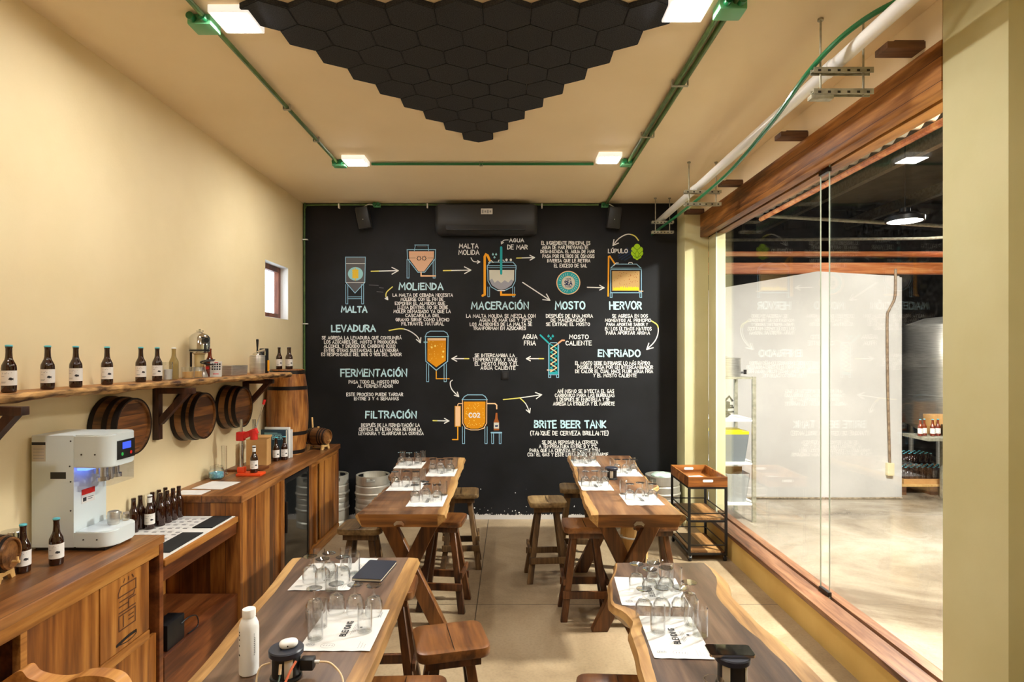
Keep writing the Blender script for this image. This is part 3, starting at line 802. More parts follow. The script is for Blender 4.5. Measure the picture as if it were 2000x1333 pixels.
for pr in (
 [('LA MALTA DE CEBADA NECESITA',767.3,884.3,573.5,580),('MOLERSE CON EL FIN DE',783,865.6,581.4,588),('EXPONER EL ALMIDON QUE',771.8,869,589.7,596),('LLEVA DENTRO. NO SE DEBE',777,874.6,597.3,604),('MOLER DEMASIADO YA QUE LA',769,880,605.3,612),('CASCARILLA DEL',792,859,613.5,620),('GRANO SIRVE COMO LECHO',773,877,621.5,628),('FILTRANTE NATURAL',784.6,866.8,629.2,636)],
 [('SE AGREGA LA LEVADURA QUE CONSUMIRÁ',629,784,656.8,663.5),('LOS AZÚCARES DEL MOSTO Y PRODUCIRÁ',633.6,775,665,671.7),('ALCOHOL Y DIÓXIDO DE CARBONO (CO2)',633,772,673,679.8),('ENTRE OTRAS SUSTANCIAS. LA LEVADURA',633.6,778,681.3,688),('ES RESPONSABLE DEL 80% O 90% DEL SABOR',628,784,689.4,696)],
 [('PASA TODO EL MOSTO FRÍO',681.5,778.5,743,749.7),('AL FERMENTADOR',698.7,767,751.2,757.8)],
 [('ESTE PROCESO PUEDE TARDAR',677,787,767.5,774.2),('ENTRE 3 Y 4 SEMANAS',692,778.5,775.8,782.3)],
 [('DESPUÉS DE LA FERMENTACIÓN LA',706,819.5,827.3,834),('CERVEZA SE FILTRA PARA RETIRAR LA',701.5,823,835.7,842.2),('LEVADURA Y CLARIFICAR LA CERVEZA',701,827,843.7,850.2)],
 [('LA MALTA MOLIDA SE MEZCLA CON',911,1045.6,613.8,621),('AGUA DE MAR (60 Y 70°C)',936.8,1037.5,622.4,628.8),('LOS ALMIDONES DE LA MALTA SE',918,1038.7,630.4,637),('TRANFORMAN EN AZÚCARES',924.4,1026.7,638.3,645)],
 [('DESPUÉS DE UNA HORA',1066.8,1157.6,614,621),('DE MACERACIÓN',1076,1143,622.4,629),('SE EXTRAE EL MOSTO',1066.8,1152,630.4,637)],
 [('SE AGREGA EN DOS',1195.8,1265,614,621),('MOMENTOS AL PRINCIPIO',1182,1271,622.8,629),('PARA APORTAR SABOR Y',1184.7,1265,631,637.3),('EN LOS ÚLTIMOS MINUTOS',1182,1272,639,646),('PARA APORTAR AROMA',1184,1269,647,654)],
 [('EL INGREDIENTE PRINCIPAL ES',1057.6,1152.5,471.3,478.6),('AGUA DE MAR PREVIAMENTE',1059,1148.6,480,486.9),('DESMINIZADA. EL AGUA DE MAR',1056,1161,488.3,495),('PASA POR FILTROS DE ÓSMOSIS',1060,1160.6,497.2,504.2),('INVERSA QUE LE RETIRA',1069,1152.5,506.2,513),('EL EXCESO DE SAL',1082.4,1146,515.4,522.8)],
 [('SE INTERCAMBIA LA',927.6,1005,691,698),('TEMPERATURA Y SALE',923.7,1010,699.2,706.2),('EL MOSTO FRÍO Y EL',927.8,1011.8,707.4,714.7),('AGUA CALIENTE',939,1006.5,715.4,722.8)],
 [('EL MOSTO DEBE ENFRIARSE LO MÁS RÁPIDO',1123.8,1269,706,713),('POSIBLE. PASA POR UN INTERCAMBIADOR',1128,1275,713.8,721),('DE CALOR EL CUAL HACE FLUIR AGUA FRÍA',1123.8,1275,722.2,729.2),('Y EL MOSTO CALIENTE',1159,1243,730.4,737.3)],
 [('AHÍ MISMO SE INYECTA EL GAS',1089,1199,760.7,768),('CARBÓNICO PARA LAS BURBUJAS',1084,1199.7,769.2,776),('Y DESPUÉS SE EMBOTELLA Y SE',1086.5,1190.5,777.2,784.4),('AGREGA LA ETIQUETA Y EL MARBETE',1080.6,1200,785.4,792.5)],
 [('SE DEJA REPOSAR LA CERVEZA',1059,1167.5,860.8,867.7),('A TEMPERATURA ENTRE 0 Y 2°C,',1053,1167,868.8,875.7),('PARA QUE LA CERVEZA SE MEZCLE BIEN',1034.8,1171,877,883.8),('CON EL GAS Y ESTE LISTA PARA CARGARSE',1030.6,1187.5,884.7,892)]):
    para('painted_paragraph', pr, BD, M['p_white'])
# arrows
def arrow(pts, head=9, th=1.9, yellow=0.35, curve=True, tip=True):
    bb = BM()
    pp = spline(pts, 8) if curve and len(pts) > 2 else [tuple(Vector(pts[0]).lerp(Vector(pts[-1]), k/10)) for k in range(11)] if len(pts) == 2 else pts
    k = max(2, int(len(pp)*yellow))
    if yellow > 0:
        stroke2d(bb, pp[:k+1], th*1.15, W2_, 1); stroke2d(bb, pp[k:], th, W2_, 0)
    else: stroke2d(bb, pp, th, W2_, 0)
    if tip:
        e = Vector(pp[-1]); d = (e - Vector(pp[-3])).normalized()
        for sg in (-1, 1):
            a = R(152*sg); v = Vector((d.x*math.cos(a)-d.y*math.sin(a), d.x*math.sin(a)+d.y*math.cos(a)))
            stroke2d(bb, [e, e + v*head], th, W2_, 0)
    return obj('painted_arrow', bb, [M['p_white'], M['p_yellow']], wall_back, normals=False)
arrow([(725,530.3),(778,529)], 14); arrow([(866,529),(919.7,528)], 14)
arrow([(766.6,560.7),(755.4,571),(754,580),(757.6,586)], 6, 1.7, 0.7)
arrow([(760,646),(783,642.5),(800,647),(815,658),(821,670)], 10)
arrow([(920,504),(925,511),(937.5,512)], 6, 1.6, 0); arrow([(992.7,469),(983.5,470),(979.4,477)], 5, 1.5, 0)
arrow([(1009,504.5),(1044,503.5)], 10); arrow([(1020.8,552),(1074,587)], 14, 2, 0); arrow([(1147,561.5),(1180,562.6)], 10, 1.8, 0)
arrow([(1247,470),(1239,461),(1225,458),(1209,466),(1197,480)], 12, 1.9, 0.4); arrow([(1272,627),(1284,636),(1285,652),(1278,668),(1263,683)], 13, 2, 0.35)
arrow([(1061.7,701),(1028,701)], 9); arrow([(915.6,701),(882.5,701)], 11); arrow([(883.6,743),(879.4,748),(882.6,761),(896,775)], 9, 1.9, 0)
arrow([(845.8,822),(877,822.7)], 10); arrow([(983,781),(1016,777.5),(1058,771.5)], 13, 1.8, 0.5); arrow([(1015.7,778),(1027,789.5),(1034.6,807)], 9, 1.8, 0.4)
# pictures
class Pic:
    def __init__(s, name): s.name = name; s.bm = BM(); s.mats = []
    def mi(s, m):
        if m not in s.mats: s.mats.append(m)
        return s.mats.index(m)
    def fill(s, pts, m, to3=W1):
        JIT[0] += 1
        face(s.bm, [s.bm.verts.new(to3(*p)) for p in pts], s.mi(m))
    def line(s, pts, m, th=1.3, to3=W3): stroke2d(s.bm, pts, th, to3, s.mi(m))
    def ell(s, cx, cy, rx, ry, m, to3=W1, n=28): s.fill([(cx+rx*math.cos(2*PI*k/n), cy+ry*math.sin(2*PI*k/n)) for k in range(n)], m, to3)
    def ring(s, cx, cy, r, m, th, to3=W3, n=32): s.line([(cx+r*math.cos(2*PI*k/n), cy+r*math.sin(2*PI*k/n)) for k in range(n+1)], m, th, to3)
    def drop(s, x, y, r, m): s.fill([(x,y-r*1.8)] + [(x+r*math.cos(R(a)), y+r*math.sin(R(a))) for a in range(-20,201,20)], m, W3)
    def legs(s, x0, x1, y0, y1, wd=4.2, m='p_blue'):
        for x in (x0, x1):
            for q in (-.5, .5): s.line([(x+q*wd, y0), (x+q*wd, y1)], m, 1.2)
            s.line([(x-wd/2, y1), (x+wd/2, y1)], m, 1.2)
    def done(s): return obj(s.name, s.bm, [M[m] for m in s.mats], wall_back, normals=False)
def map3(pts, ox, oy, sc): return [(ox + x/sc, oy + y/sc) for x, y in pts]
c3 = lambda *p: map3(p, 590, 380, 4.444)
c4 = lambda *p: map3(p, 600, 620, 4.76)
c5 = lambda *p: map3(p, 880, 440, 4.348)
c6 = lambda *p: map3(p, 880, 640, 4.348)
p = Pic('painted_malt_silo')
o_ = c3((378,545),(550,545),(545,765),(460,857),(380,765))
p.fill(o_, 'p_grey'); p.line(o_+[o_[0]], 'p_blue', 1.4); p.line(c3((382,600),(548,600)), 'p_white', .9); p.line(c3((382,765),(545,765)), 'p_white', .9)
p.ell(694.4, 535.2, 14.8, 13.2, 'p_sky', W2_)
for k in range(4): p.ell(691.2, 529+k*4.2, 3.4, 2.6, 'p_wheat', W3, 12); p.ell(697.2, 529+k*4.2, 3.4, 2.6, 'p_wheat', W3, 12)
p.line([(694.2,524),(694.2,548)], 'p_wheat', 1.5)
p.legs(677.5, 708.3, 556, 594, 4); p.line(c3((395,890),(520,890)), 'p_blue', 1); p.line(c3((395,906),(520,906)), 'p_blue', 1); p.done()
p = Pic('painted_mill')
p.fill(c3((928,495),(1145,495),(1143,555),(1060,668),(1010,668),(930,560)), 'p_pink')
p.line(c3((912,480),(1160,480),(1156,560),(1065,676),(1005,676),(916,560),(912,480)), 'p_blue', 1.5)
p.line(c3((978,440),(1100,440)), 'p_blue', 1.6); p.line(c3((982,448),(975,490)), 'p_blue', 1.2); p.line(c3((1094,448),(1100,490)), 'p_blue', 1.2); p.line(c3((1000,455),(1080,455)), 'p_grey', 1.2)
for k in range(12):
    for j in range(2): p.ell(590+(945+k*17)/4.444, 380+(508+j*14)/4.444, .9, .9, 'p_salmon', W3, 6)
for cx in (1015, 1060):
    p.ring(590+cx/4.444, 380+556/4.444, 3.4, 'p_dark', 1.1, W3, 12)
    for a in range(0,360,45): p.line([(590+cx/4.444+3.4*math.cos(R(a)),505.1+3.4*math.sin(R(a))),(590+cx/4.444+5*math.cos(R(a)),505.1+5*math.sin(R(a)))], 'p_dark', .9)
p.line(c3((930,552),(985,552)), 'p_dark', .7); p.line(c3((1090,552),(1142,552)), 'p_dark', .7)
p.legs(797, 848, 507, 543.5, 4); p.line(c3((1033,676),(1033,708),(1158,708)), 'p_foam', 2.6); p.done()
p = Pic('painted_mash_kettle')
p.line(c5((272,600),(290,590),(290,268),(300,250),(315,258),(332,300)), 'p_orange', 4.6)
ub = c5((318,375),(320,470),(345,520),(395,553),(430,560),(470,553),(525,520),(548,470),(550,375))
p.fill(c5((328,382),(330,468),(352,512),(400,543),(430,548),(468,543),(515,512),(538,468),(540,382)), 'p_milk')
p.fill(c5((331,470),(352,455),(375,490),(400,470),(430,492),(460,468),(490,488),(515,462),(536,475),(515,512),(468,543),(430,548),(400,543),(352,512)), 'p_wave', W2_)
p.line(c5((315,375),(318,475),(345,525),(398,556),(460,556),(525,525),(550,475),(553,375)), 'p_blue', 1.6)
p.line(c5((312,375),(312,345),(340,315),(530,315),(556,345),(556,375)), 'p_blue', 1.6); p.line(c5((312,345),(556,345)), 'p_blue', 1.4); p.line(c5((312,362),(556,362)), 'p_blue', 1)
p.line(c5((322,322),(345,300),(362,318)), 'p_white', 1.4); p.line(c5((405,312),(408,298),(452,298),(456,312)), 'p_white', 1.2)
for x in (475, 512): p.ell(880+x/4.348, 440+296/4.348, 2.4, 2.6, 'p_white', W3, 12)
p.line(c5((430,190),(430,412)), 'p_teal', 4.6, W4)
p.legs(954.5, 1003, 561, 580, 3.6); p.line(c5((428,560),(430,592),(545,592)), 'p_orange', 4); p.line(c5((402,556),(458,556)), 'p_white', 2.4)
for x, y in ((360,250),(387,250),(373,275)): p.drop(880+x/4.348, 440+y/4.348, 1.9, 'p_sky')
p.done()
p = Pic('painted_badge')
p.ell(1110, 552.6, 23.4, 23.2, 'p_foam', W1, 40); p.ell(1110, 552.6, 21.6, 21.4, 'p_teal', wpx(0.0016), 40); p.ell(1110, 552.6, 11.8, 11.8, 'p_milk', W2_, 32)
p.ring(1110, 552.6, 12.6, 'p_foam', 1); 
for k in range(26):
    a = 2*PI*k/26; r0, r1 = 15, 18.6
    if k % 7 != 6: p.line([(1110+r0*math.cos(a), 552.6+r0*math.sin(a)), (1110+r1*math.cos(a+0.05), 552.6+r1*math.sin(a+0.05))], 'p_sky', 1.3)
text_line(p.bm, 'SEA', 1103, 1117, 549, 557, 2, p.mi('p_navy'), W4); text_line(p.bm, 'WATER', 1104, 1116, 558.8, 562, .7, p.mi('p_navy'), W4); text_line(p.bm, '100%', 1105, 1115, 543.4, 547, .7, p.mi('p_navy'), W4)
p.done()
p = Pic('painted_boil_kettle')
p.line(c5((1338,602),(1342,268),(1352,265),(1392,325)), 'p_orange', 3)
p.fill(c5((1372,390),(1605,390),(1605,558),(1372,558)), 'p_tan')
for k in range(40): p.ell(880+(1385+rn.random()*205)/4.348, 440+(400+rn.random()*105)/4.348, .7, .7, 'p_brown', W2_, 6)
fl = [(1380,555)]
for k in range(12): fl += [(1384+k*18.5, 525-rn.random()*14), (1394+k*18.5, 540-rn.random()*10)]
p.fill(c5(*(fl + [(1602,556)])), 'p_flame', W3)
p.line(c5((1360,378),(1620,378),(1620,575),(1360,575),(1360,378)), 'p_blue', 1.5); p.line(c5((1358,366),(1620,366)), 'p_blue', 1.2)
p.line(c5((1360,366),(1392,332),(1580,332),(1616,366)), 'p_blue', 1.6); p.line(c5((1385,345),(1405,322),(1425,322)), 'p_white', 1.3); p.line(c5((1510,328),(1515,318),(1540,318),(1545,328)), 'p_white', 1.3)
p.legs(1193.5, 1251.4, 573, 581.5, 3.6); p.line(c5((1600,562),(1632,562)), 'p_foam', 2); p.done()
p = Pic('painted_hop_cone')
for dx, dy, rr in ((0,-9,6.2),(-6,-4,5.6),(6,-4,5.6),(-6.5,3,5.4),(6.5,3,5.4),(0,0,6.4),(-4,9,4.6),(4,9,4.6),(0,7,5.4),(0,13,3.2)): p.ell(1244.2+dx, 492+dy, rr, rr*1.05, 'p_hop', W2_, 16)
for pts in (((-7,-8),(0,-2),(7,-8)),((-10,0),(-4,6),(0,-2),(4,6),(10,0)),((-7,8),(0,14),(7,8)),((-4,6),(0,14),(4,6))): p.line([(1244.2+x, 491+y) for x, y in pts], 'p_hopdark', 1)
p.done()
p = Pic('painted_hop_scribble')
for pts in (((1425,262),(1500,200)),((1430,280),(1540,215)),((1450,292),(1528,240)),((1478,298),(1540,262)),((1500,195),(1510,225))): p.line(c5(*pts), 'p_dark', 5, W1); p.line(c5(*pts), 'p_navy', 1.4, W2_)
p.done()
p = Pic('painted_heat_exchanger')
p.fill(c6((838,378),(912,378),(912,398),(838,398)), 'p_teal')
for q, m in ((0,'p_teal'),(1,'p_foam')):
    pts = [(850+ (52 if (k+q) % 2 else 0), 145+k*33) for k in range(8)]
    p.line(c6(*pts), m, 2.2, W3 if q else W2_)
p.line(c6((832,425),(832,150),(850,130),(900,130),(918,150),(918,425)), 'p_blue', 1.4); p.line(c6((842,375),(842,155)), 'p_teal', 1); p.line(c6((908,375),(908,155)), 'p_teal', 1); p.line(c6((832,402),(918,402)), 'p_blue', 1.2)
p.line(c6((850,402),(850,425),(832,425)), 'p_blue', 1.2); p.line(c6((900,402),(900,425),(918,425)), 'p_blue', 1.2)
p.line(c6((762,65),(835,135)), 'p_teal', 3); p.line(c6((905,142),(945,110),(965,110)), 'p_salmon', 3); p.line(c6((822,362),(860,362)), 'p_foam', 2.4)
for x, y in ((832,75),(868,75),(850,95)): p.drop(880+x/4.348, 640+y/4.348, 2.2, 'p_teal')
p.done()
p = Pic('painted_fermenter')
p.fill(c4((1118,195),(1290,195),(1288,405),(1200,465),(1118,405)), 'p_beer'); p.fill(c4((1118,195),(1290,195),(1290,216),(1118,216)), 'p_foam', W2_)
p.line(c4((1100,180),(1103,410),(1200,494),(1306,410),(1310,180)), 'p_blue', 1.7); p.line(c4((1097,180),(1112,148),(1145,130),(1270,130),(1300,148),(1314,180),(1097,180)), 'p_blue', 1.6)
for x, y in ((1158,280),(1190,268),(1265,320),(1260,368)): p.ell(600+x/4.76, 620+y/4.76, 2, 2, 'p_spark', W3, 10)
for k in range(26): p.ell(600+(1128+rn.random()*150)/4.76, 620+(225+rn.random()*180)/4.76, .6, .6, 'p_spark', W2_, 6)
p.line(c4((1085,232),(1118,232)), 'p_sky', 2); p.line(c4((1098,220),(1098,244)), 'p_sky', 1.4)
p.legs(835.3, 869.6, 711, 746, 4.4); p.line(c4((1200,490),(1200,572),(1320,572)), 'p_orange', 1.9); p.done()
p = Pic('painted_brite_tank')
p.fill(c4((1455,785),(1455,980),(1480,1022),(1520,1036),(1590,1036),(1632,1022),(1657,980),(1657,785)), 'p_beer')
p.line(c4((1443,770),(1445,985),(1472,1032),(1520,1048),(1590,1048),(1642,1032),(1668,985),(1670,770)), 'p_foam', 1.5)
p.line(c4((1440,768),(1462,738),(1490,722),(1630,722),(1655,738),(1674,768),(1440,768)), 'p_blue', 1.7)
for k in range(44): p.ell(600+(1470+rn.random()*175)/4.76, 620+(800+rn.random()*220)/4.76, .7, .7, 'p_spark', W2_, 6)
text_line(p.bm, 'CO2', 916, 937, 807.5, 815.5, 2, p.mi('p_white'), W3)
p.legs(905.3, 949.3, 834, 867, 4.4)
p.fill(c4((1378,830),(1422,830),(1422,1012),(1378,1012)), 'p_foam'); p.line(c4((1374,828),(1426,828),(1426,1016),(1374,1016),(1374,828)), 'p_orange', 1)
p.line(c4((1445,803),(1408,803),(1400,812),(1400,828)), 'p_foam', 1.6); p.line(c4((1400,1016),(1400,1138),(1352,1138)), 'p_orange', 2.2)
p.line(c4((1675,803),(1745,803),(1762,818),(1762,852)), 'p_foam', 2.4)
bt = [(1752,890),(1768,890),(1770,940),(1784,975),(1784,1052),(1734,1052),(1734,975),(1748,940)]
p.fill(c4(*bt), 'p_brown', W2_); p.fill(c4((1735,980),(1783,980),(1783,1035),(1735,1035)), 'p_milk', W3); p.fill(c4((1745,1005),(1775,1003),(1772,1018),(1748,1020)), 'p_navy', W4)
p.line(c4((1712,1074),(1806,1074)), 'p_blue', 3); p.legs(600+1724/4.76, 600+1794/4.76, 847, 867, 3.6); p.done()
p = Pic('chalk_smudge')
for x, y, l in ((730,557,18),(742,570,12),(745,562,8)): p.line([(x-l/2,y),(x+l/2,y+1)], 'p_grey', 1.2, W1)
p.done()

# ================================================================ TABLES
def noise1(y, seed):
    return (math.sin(y*7.3+seed) + 0.6*math.sin(y*17.1+seed*2.3) + 0.35*math.sin(y*41.0+seed*5.1))/1.95
def table(label, y0, y1, left, right, swl, swr, heart, seed, group='live edge tables', opener=True, far=0.36, rough_left=0.0, rough_right=0.0, wig=0.008, edge_l='sap'):
    """slab on two crossed trestles; left / right: (y, x) of the top edges; sw: (y, width) of the pale sapwood"""
    xc, yc = (left[0][1]+right[0][1])/2, (y0+y1)/2
    t = thing('live_edge_table', label, 'table', (xc, yc, 0), 0, group)
    def ip(tab, y):
        tab = sorted(tab)
        if y <= tab[0][0]: return tab[0][1]
        for (a, p), (b_, q) in zip(tab, tab[1:]):
            if y <= b_:
                u = (y-a)/(b_-a); u = u*u*(3-2*u)
                return p + (q-p)*u
        return tab[-1][1]
    zt, th = 0.92, 0.085
    n = 64
    bb = BM(); secs = []
    for i in range(n+1):
        y = y0 + (y1-y0)*i/n
        xl = ip(left, y) + wig*noise1(y, seed) ; xr = ip(right, y) + wig*noise1(y, seed+3)
        jl = rough_left*abs(noise1(y*3.1, seed+9)); jr = rough_right*abs(noise1(y*3.1, seed+5))
        sl = max(0.006, ip(swl, y) + wig*0.7*noise1(y*1.7, seed+1)); sr = max(0.006, ip(swr, y) + wig*0.7*noise1(y*1.7, seed+2))
        zl = zt - 0.35*jl; zr = zt - 0.35*jr
        pts = [(xl+0.045, zt-th), (xl-0.012+jl, zt-0.03), (xl, zl-0.004), (xl+sl, zt), (xr-sr, zt), (xr, zr-0.004), (xr+0.012-jr, zt-0.03), (xr-0.045, zt-th)]
        secs.append([bb.verts.new((x-xc, y-yc, z)) for x, z in pts])
    for A, B in zip(secs, secs[1:]):
        for k in range(8):
            m = 0 if k == 3 else (2 if k == 7 else (3 if k < 3 else 1))
            face(bb, [A[k], B[k], B[(k+1)%8], A[(k+1)%8]], m)
    for Q in (secs[0], secs[-1]):
        face(bb, [Q[0], Q[1], Q[2], Q[3]], 1); face(bb, [Q[0], Q[3], Q[4], Q[7]], 2); face(bb, [Q[4], Q[5], Q[6], Q[7]], 1)
    obj('tabletop', bb, [heart, M['sap'], M['endgrain'], M[edge_l]], t)
    for yy in (y0+0.36, y1-far):
        a = yy - yc
        for q in (-1, 1):
            bb = BM(); o_ = -q*0.037
            A = Vector((q*0.20, a+o_, zt-th-0.001)); B = Vector((-q*0.215, a+o_, 0.0))
            d = (B-A).normalized(); wd = 0.105
            hz = wd/2/abs(d.z)
            prism(bb, [(A.x-hz, A.z), (A.x+hz, A.z), (B.x+hz, B.z), (B.x-hz, B.z)], 0.068, Matrix(((1,0,0,0),(0,0,1,a+o_-0.034),(0,1,0,0),(0,0,0,1))))
            bmesh.ops.bevel(bb, geom=list(bb.edges), offset=0.004, segments=1, affect='EDGES')
            obj('trestle_leg', bb, M['leg'], t)
    bb = BM(); box(bb, (-0.035, y0+0.36-yc+0.075, 0.365), (0.035, y1-far-yc-0.075, 0.435), bev=0.006); obj('stretcher', bb, M['leg'], t)
    if opener:
        bb = BM()
        Mo = Matrix(((1,0,0,0),(0,0,1,y0-yc-0.026),(0,1,0,zt-0.062),(0,0,0,1)))
        prism(bb, [(-0.03,-0.01),(-0.036,0.005),(-0.018,0.024),(0.018,0.024),(0.036,0.005),(0.03,-0.01),(0.014,0.0),(-0.014,0.0)], 0.025, Mo)
        obj('bottle_opener', bb, M['chrome'], t, label='small cast metal bottle opener on the table end')
    return t
TFL = table('dark live edge table in the left foreground, holding the white water bottle', 0.95, 3.14, [(0.9,-1.05),(1.95,-1.065),(2.6,-1.11),(3.14,-1.15)], [(0.9,-0.475),(2.0,-0.482),(3.14,-0.492)],
      [(0.9,0.05),(2.0,0.05),(3.14,0.045)], [(0.9,0.05),(2.0,0.06),(3.14,0.05)], M['table'], 1.0, opener=False, far=0.5, wig=0.002)
TFR = table('dark wavy edged table in the right foreground, under the phone', 0.95, 3.06, [(0.9,0.44),(1.95,0.443),(2.3,0.462),(2.40,0.492),(2.47,0.478),(2.56,0.434),(2.75,0.46),(3.06,0.535)],
      [(0.9,1.03),(1.995,1.03),(2.2,1.02),(2.41,0.988),(2.66,0.98),(2.81,1.018),(2.95,1.02),(3.06,1.005)],
      [(0.9,0.042),(2.3,0.04),(2.52,0.05),(2.58,0.01),(3.06,0.01)], [(0.9,0.09),(1.95,0.075),(2.5,0.075),(2.75,0.055),(2.9,0.03),(3.06,0.01)], M['table'], 4.0, opener=False, wig=0.004)
TBL = table('brown live edge table at back left with one broken barky edge', 3.98, 6.15, [(3.9,-1.04),(4.3,-1.03),(4.7,-1.02),(4.9,-0.985),(5.3,-1.09),(6.15,-1.14)], [(3.9,-0.45),(4.6,-0.462),(6.15,-0.478)],
      [(3.9,0.012),(4.4,0.02),(5.0,0.012),(6.15,0.01)], [(3.9,0.045),(6.15,0.05)], M['table_warm'], 7.0, far=0.2, rough_left=0.09, edge_l='burl')
TBR = table('brown live edge table at back right near the bar cart', 3.97, 6.26, [(3.9,0.535),(4.5,0.545),(5.0,0.57),(6.26,0.60)], [(3.9,1.165),(4.3,1.15),(4.7,1.13),(4.85,1.205),(5.05,1.17),(6.26,1.25)],
      [(3.9,0.055),(4.3,0.05),(4.8,0.03),(6.26,0.025)], [(3.9,0.025),(4.6,0.01),(6.26,0.012)], M['table_warm'], 11.0, far=0.78, rough_right=0.02)

# ================================================================ STOOLS
def make_stool(seat_m, leg_m, label, loc, rz):
    t = thing('wooden_stool', label, 'stool', loc, rz, 'wooden bar stools')
    H = 0.70
    # dished rounded seat
    bb = BM(); n = 10
    out = rrect(-0.165, -0.145, 0.165, 0.145, 0.045, 5)
    rings = []
    for sc, z in ((0.97,H-0.045),(1.0,H-0.036),(1.0,H-0.012),(0.985,H-0.003),(0.93,H),(0.6,H-0.006),(0.25,H-0.010)):
        rings.append([bb.verts.new((x*sc, y*sc, z)) for x, y in out])
    for A, B in zip(rings, rings[1:]):
        for k in range(len(A)): face(bb, [A[k], A[(k+1)%len(A)], B[(k+1)%len(A)], B[k]], 0, True)
    face(bb, rings[0][::-1]); face(bb, rings[-1])
    box(bb, (-0.0012,-0.138,H-0.0065), (0.0012,0.138,H-0.0005), 1)
    obj('seat', bb, [seat_m, M['hoop']], t)
    bb = BM()
    for q in (-1, 1): box(bb, (-0.125, q*0.088-0.014, H-0.095), (0.125, q*0.088+0.014, H-0.0455), bev=0.003)
    for q in (-1, 1): box(bb, (q*0.105-0.012, -0.073, H-0.09), (q*0.105+0.012, 0.073, H-0.0455), bev=0.003)
    obj('apron', bb, leg_m, t)
    def lp(sx, sy, z):
        u = 1 - z/(H-0.046)
        return Vector((sx*(0.072+0.095*u), sy*(0.05+0.085*u), z))
    for sx in (-1, 1):
        for sy in (-1, 1):
            bb = BM()
            hw, hd = 0.0255, 0.021
            A = [lp(sx,sy,H-0.047) + Vector((i*hw*0.85, j*hd*0.85, 0)) for i, j in ((-1,-1),(1,-1),(1,1),(-1,1))]
            B = [lp(sx,sy,0) + Vector((i*hw, j*hd, 0)) for i, j in ((-1,-1),(1,-1),(1,1),(-1,1))]
            va = [bb.verts.new(p) for p in A]; vb = [bb.verts.new(p) for p in B]
            face(bb, va); face(bb, vb[::-1])
            for k in range(4): face(bb, [va[k], vb[k], vb[(k+1)%4], va[(k+1)%4]])
            bmesh.ops.bevel(bb, geom=list(bb.edges), offset=0.003, segments=1, affect='EDGES')
            obj('leg', bb, leg_m, t)
    for sy in (-1, 1):
        bb = BM(); z = 0.20; p = lp(1, sy, z)
        box(bb, (-p.x-0.035, p.y+sy*0.0212-(0.0 if sy > 0 else 0.024), z-0.027), (p.x+0.035, p.y+sy*0.0212+(0.024 if sy > 0 else 0.0), z+0.027), bev=0.003)
        obj('stretcher', bb, leg_m, t)
    for sx in (-1, 1):
        bb = BM(); z = 0.285; p = lp(sx, 1, z)
        x0 = p.x + sx*0.026
        box(bb, (min(x0, x0+sx*0.02), -p.y-0.03, z-0.022), (max(x0, x0+sx*0.02), p.y+0.03, z+0.022), bev=0.003)
        obj('stretcher', bb, leg_m, t)
    return t
gs = make_stool(M['stool_grey_seat'], M['stool_grey'], 'weathered stool standing free in the aisle left of the back right table', (0.32, 5.30, 0), R(4))
dup(gs, (0.64, 5.82, 0), R(-3), 'weathered stool half hidden behind the far left edge of back right table')
dup(gs, (-0.47, 5.62, 0), R(3), 'weathered stool at the far right side of the back left table')
dup(gs, (-1.125, 4.525, 0), R(-2), 'weathered stool under the near left corner of the back left table')
rs = make_stool(M['stool_red_seat'], M['stool_red'], 'reddish stool right of the left foreground table, its whole seat visible', (-0.278, 2.73, 0), R(14))
dup(rs, (0.56, 4.565, 0), R(0), 'reddish stool at the near left corner of the back right table')
dup(rs, (-0.53, 4.72, 0), R(-6), 'reddish stool at the near right side of the back left table')
dup(rs, (1.10, 4.62, 0), R(4), 'reddish stool under the right side of back right table, beside the cart')
dup(rs, (-0.415, 2.26, 0), R(2), 'reddish stool cut by the bottom edge beside the left foreground table')
dup(rs, (0.42, 2.27, 0), R(-3), 'reddish stool cut by the bottom edge beside the right foreground table')
dup(rs, (-0.70, 3.36, 0), R(3), 'reddish stool tucked under the far end of the left foreground table')
# round log stool with a metal ring under the back right table
t = thing('log_stool', 'stout log stool with a metal ring under the back right table', 'stool', (1.075, 5.20, 0))
bb = BM(); lathe(bb, [(0,0),(0.13,0),(0.12,0.2),(0.115,0.5),(0.13,0.64),(0,0.64)], 24); obj('log_body', bb, M['lightwood'], t)
bb = BM(); lathe(bb, [(0,0.6405),(0.16,0.6405),(0.165,0.66),(0.16,0.685),(0.14,0.69),(0,0.69)], 28); obj('seat', bb, M['stool_grey_seat'], t)
bb = BM(); tube(bb, [(0.16*math.cos(R(a)), 0.16*math.sin(R(a)), 0.42) for a in range(0,361,15)], 0.008, 8)
for a in (200, 320): cyl(bb, (0.105*math.cos(R(a)),0.105*math.sin(R(a)),0.42), (0.16*math.cos(R(a)),0.16*math.sin(R(a)),0.42), 0.006, 8)
obj('foot_ring', bb, M['steel'], t)

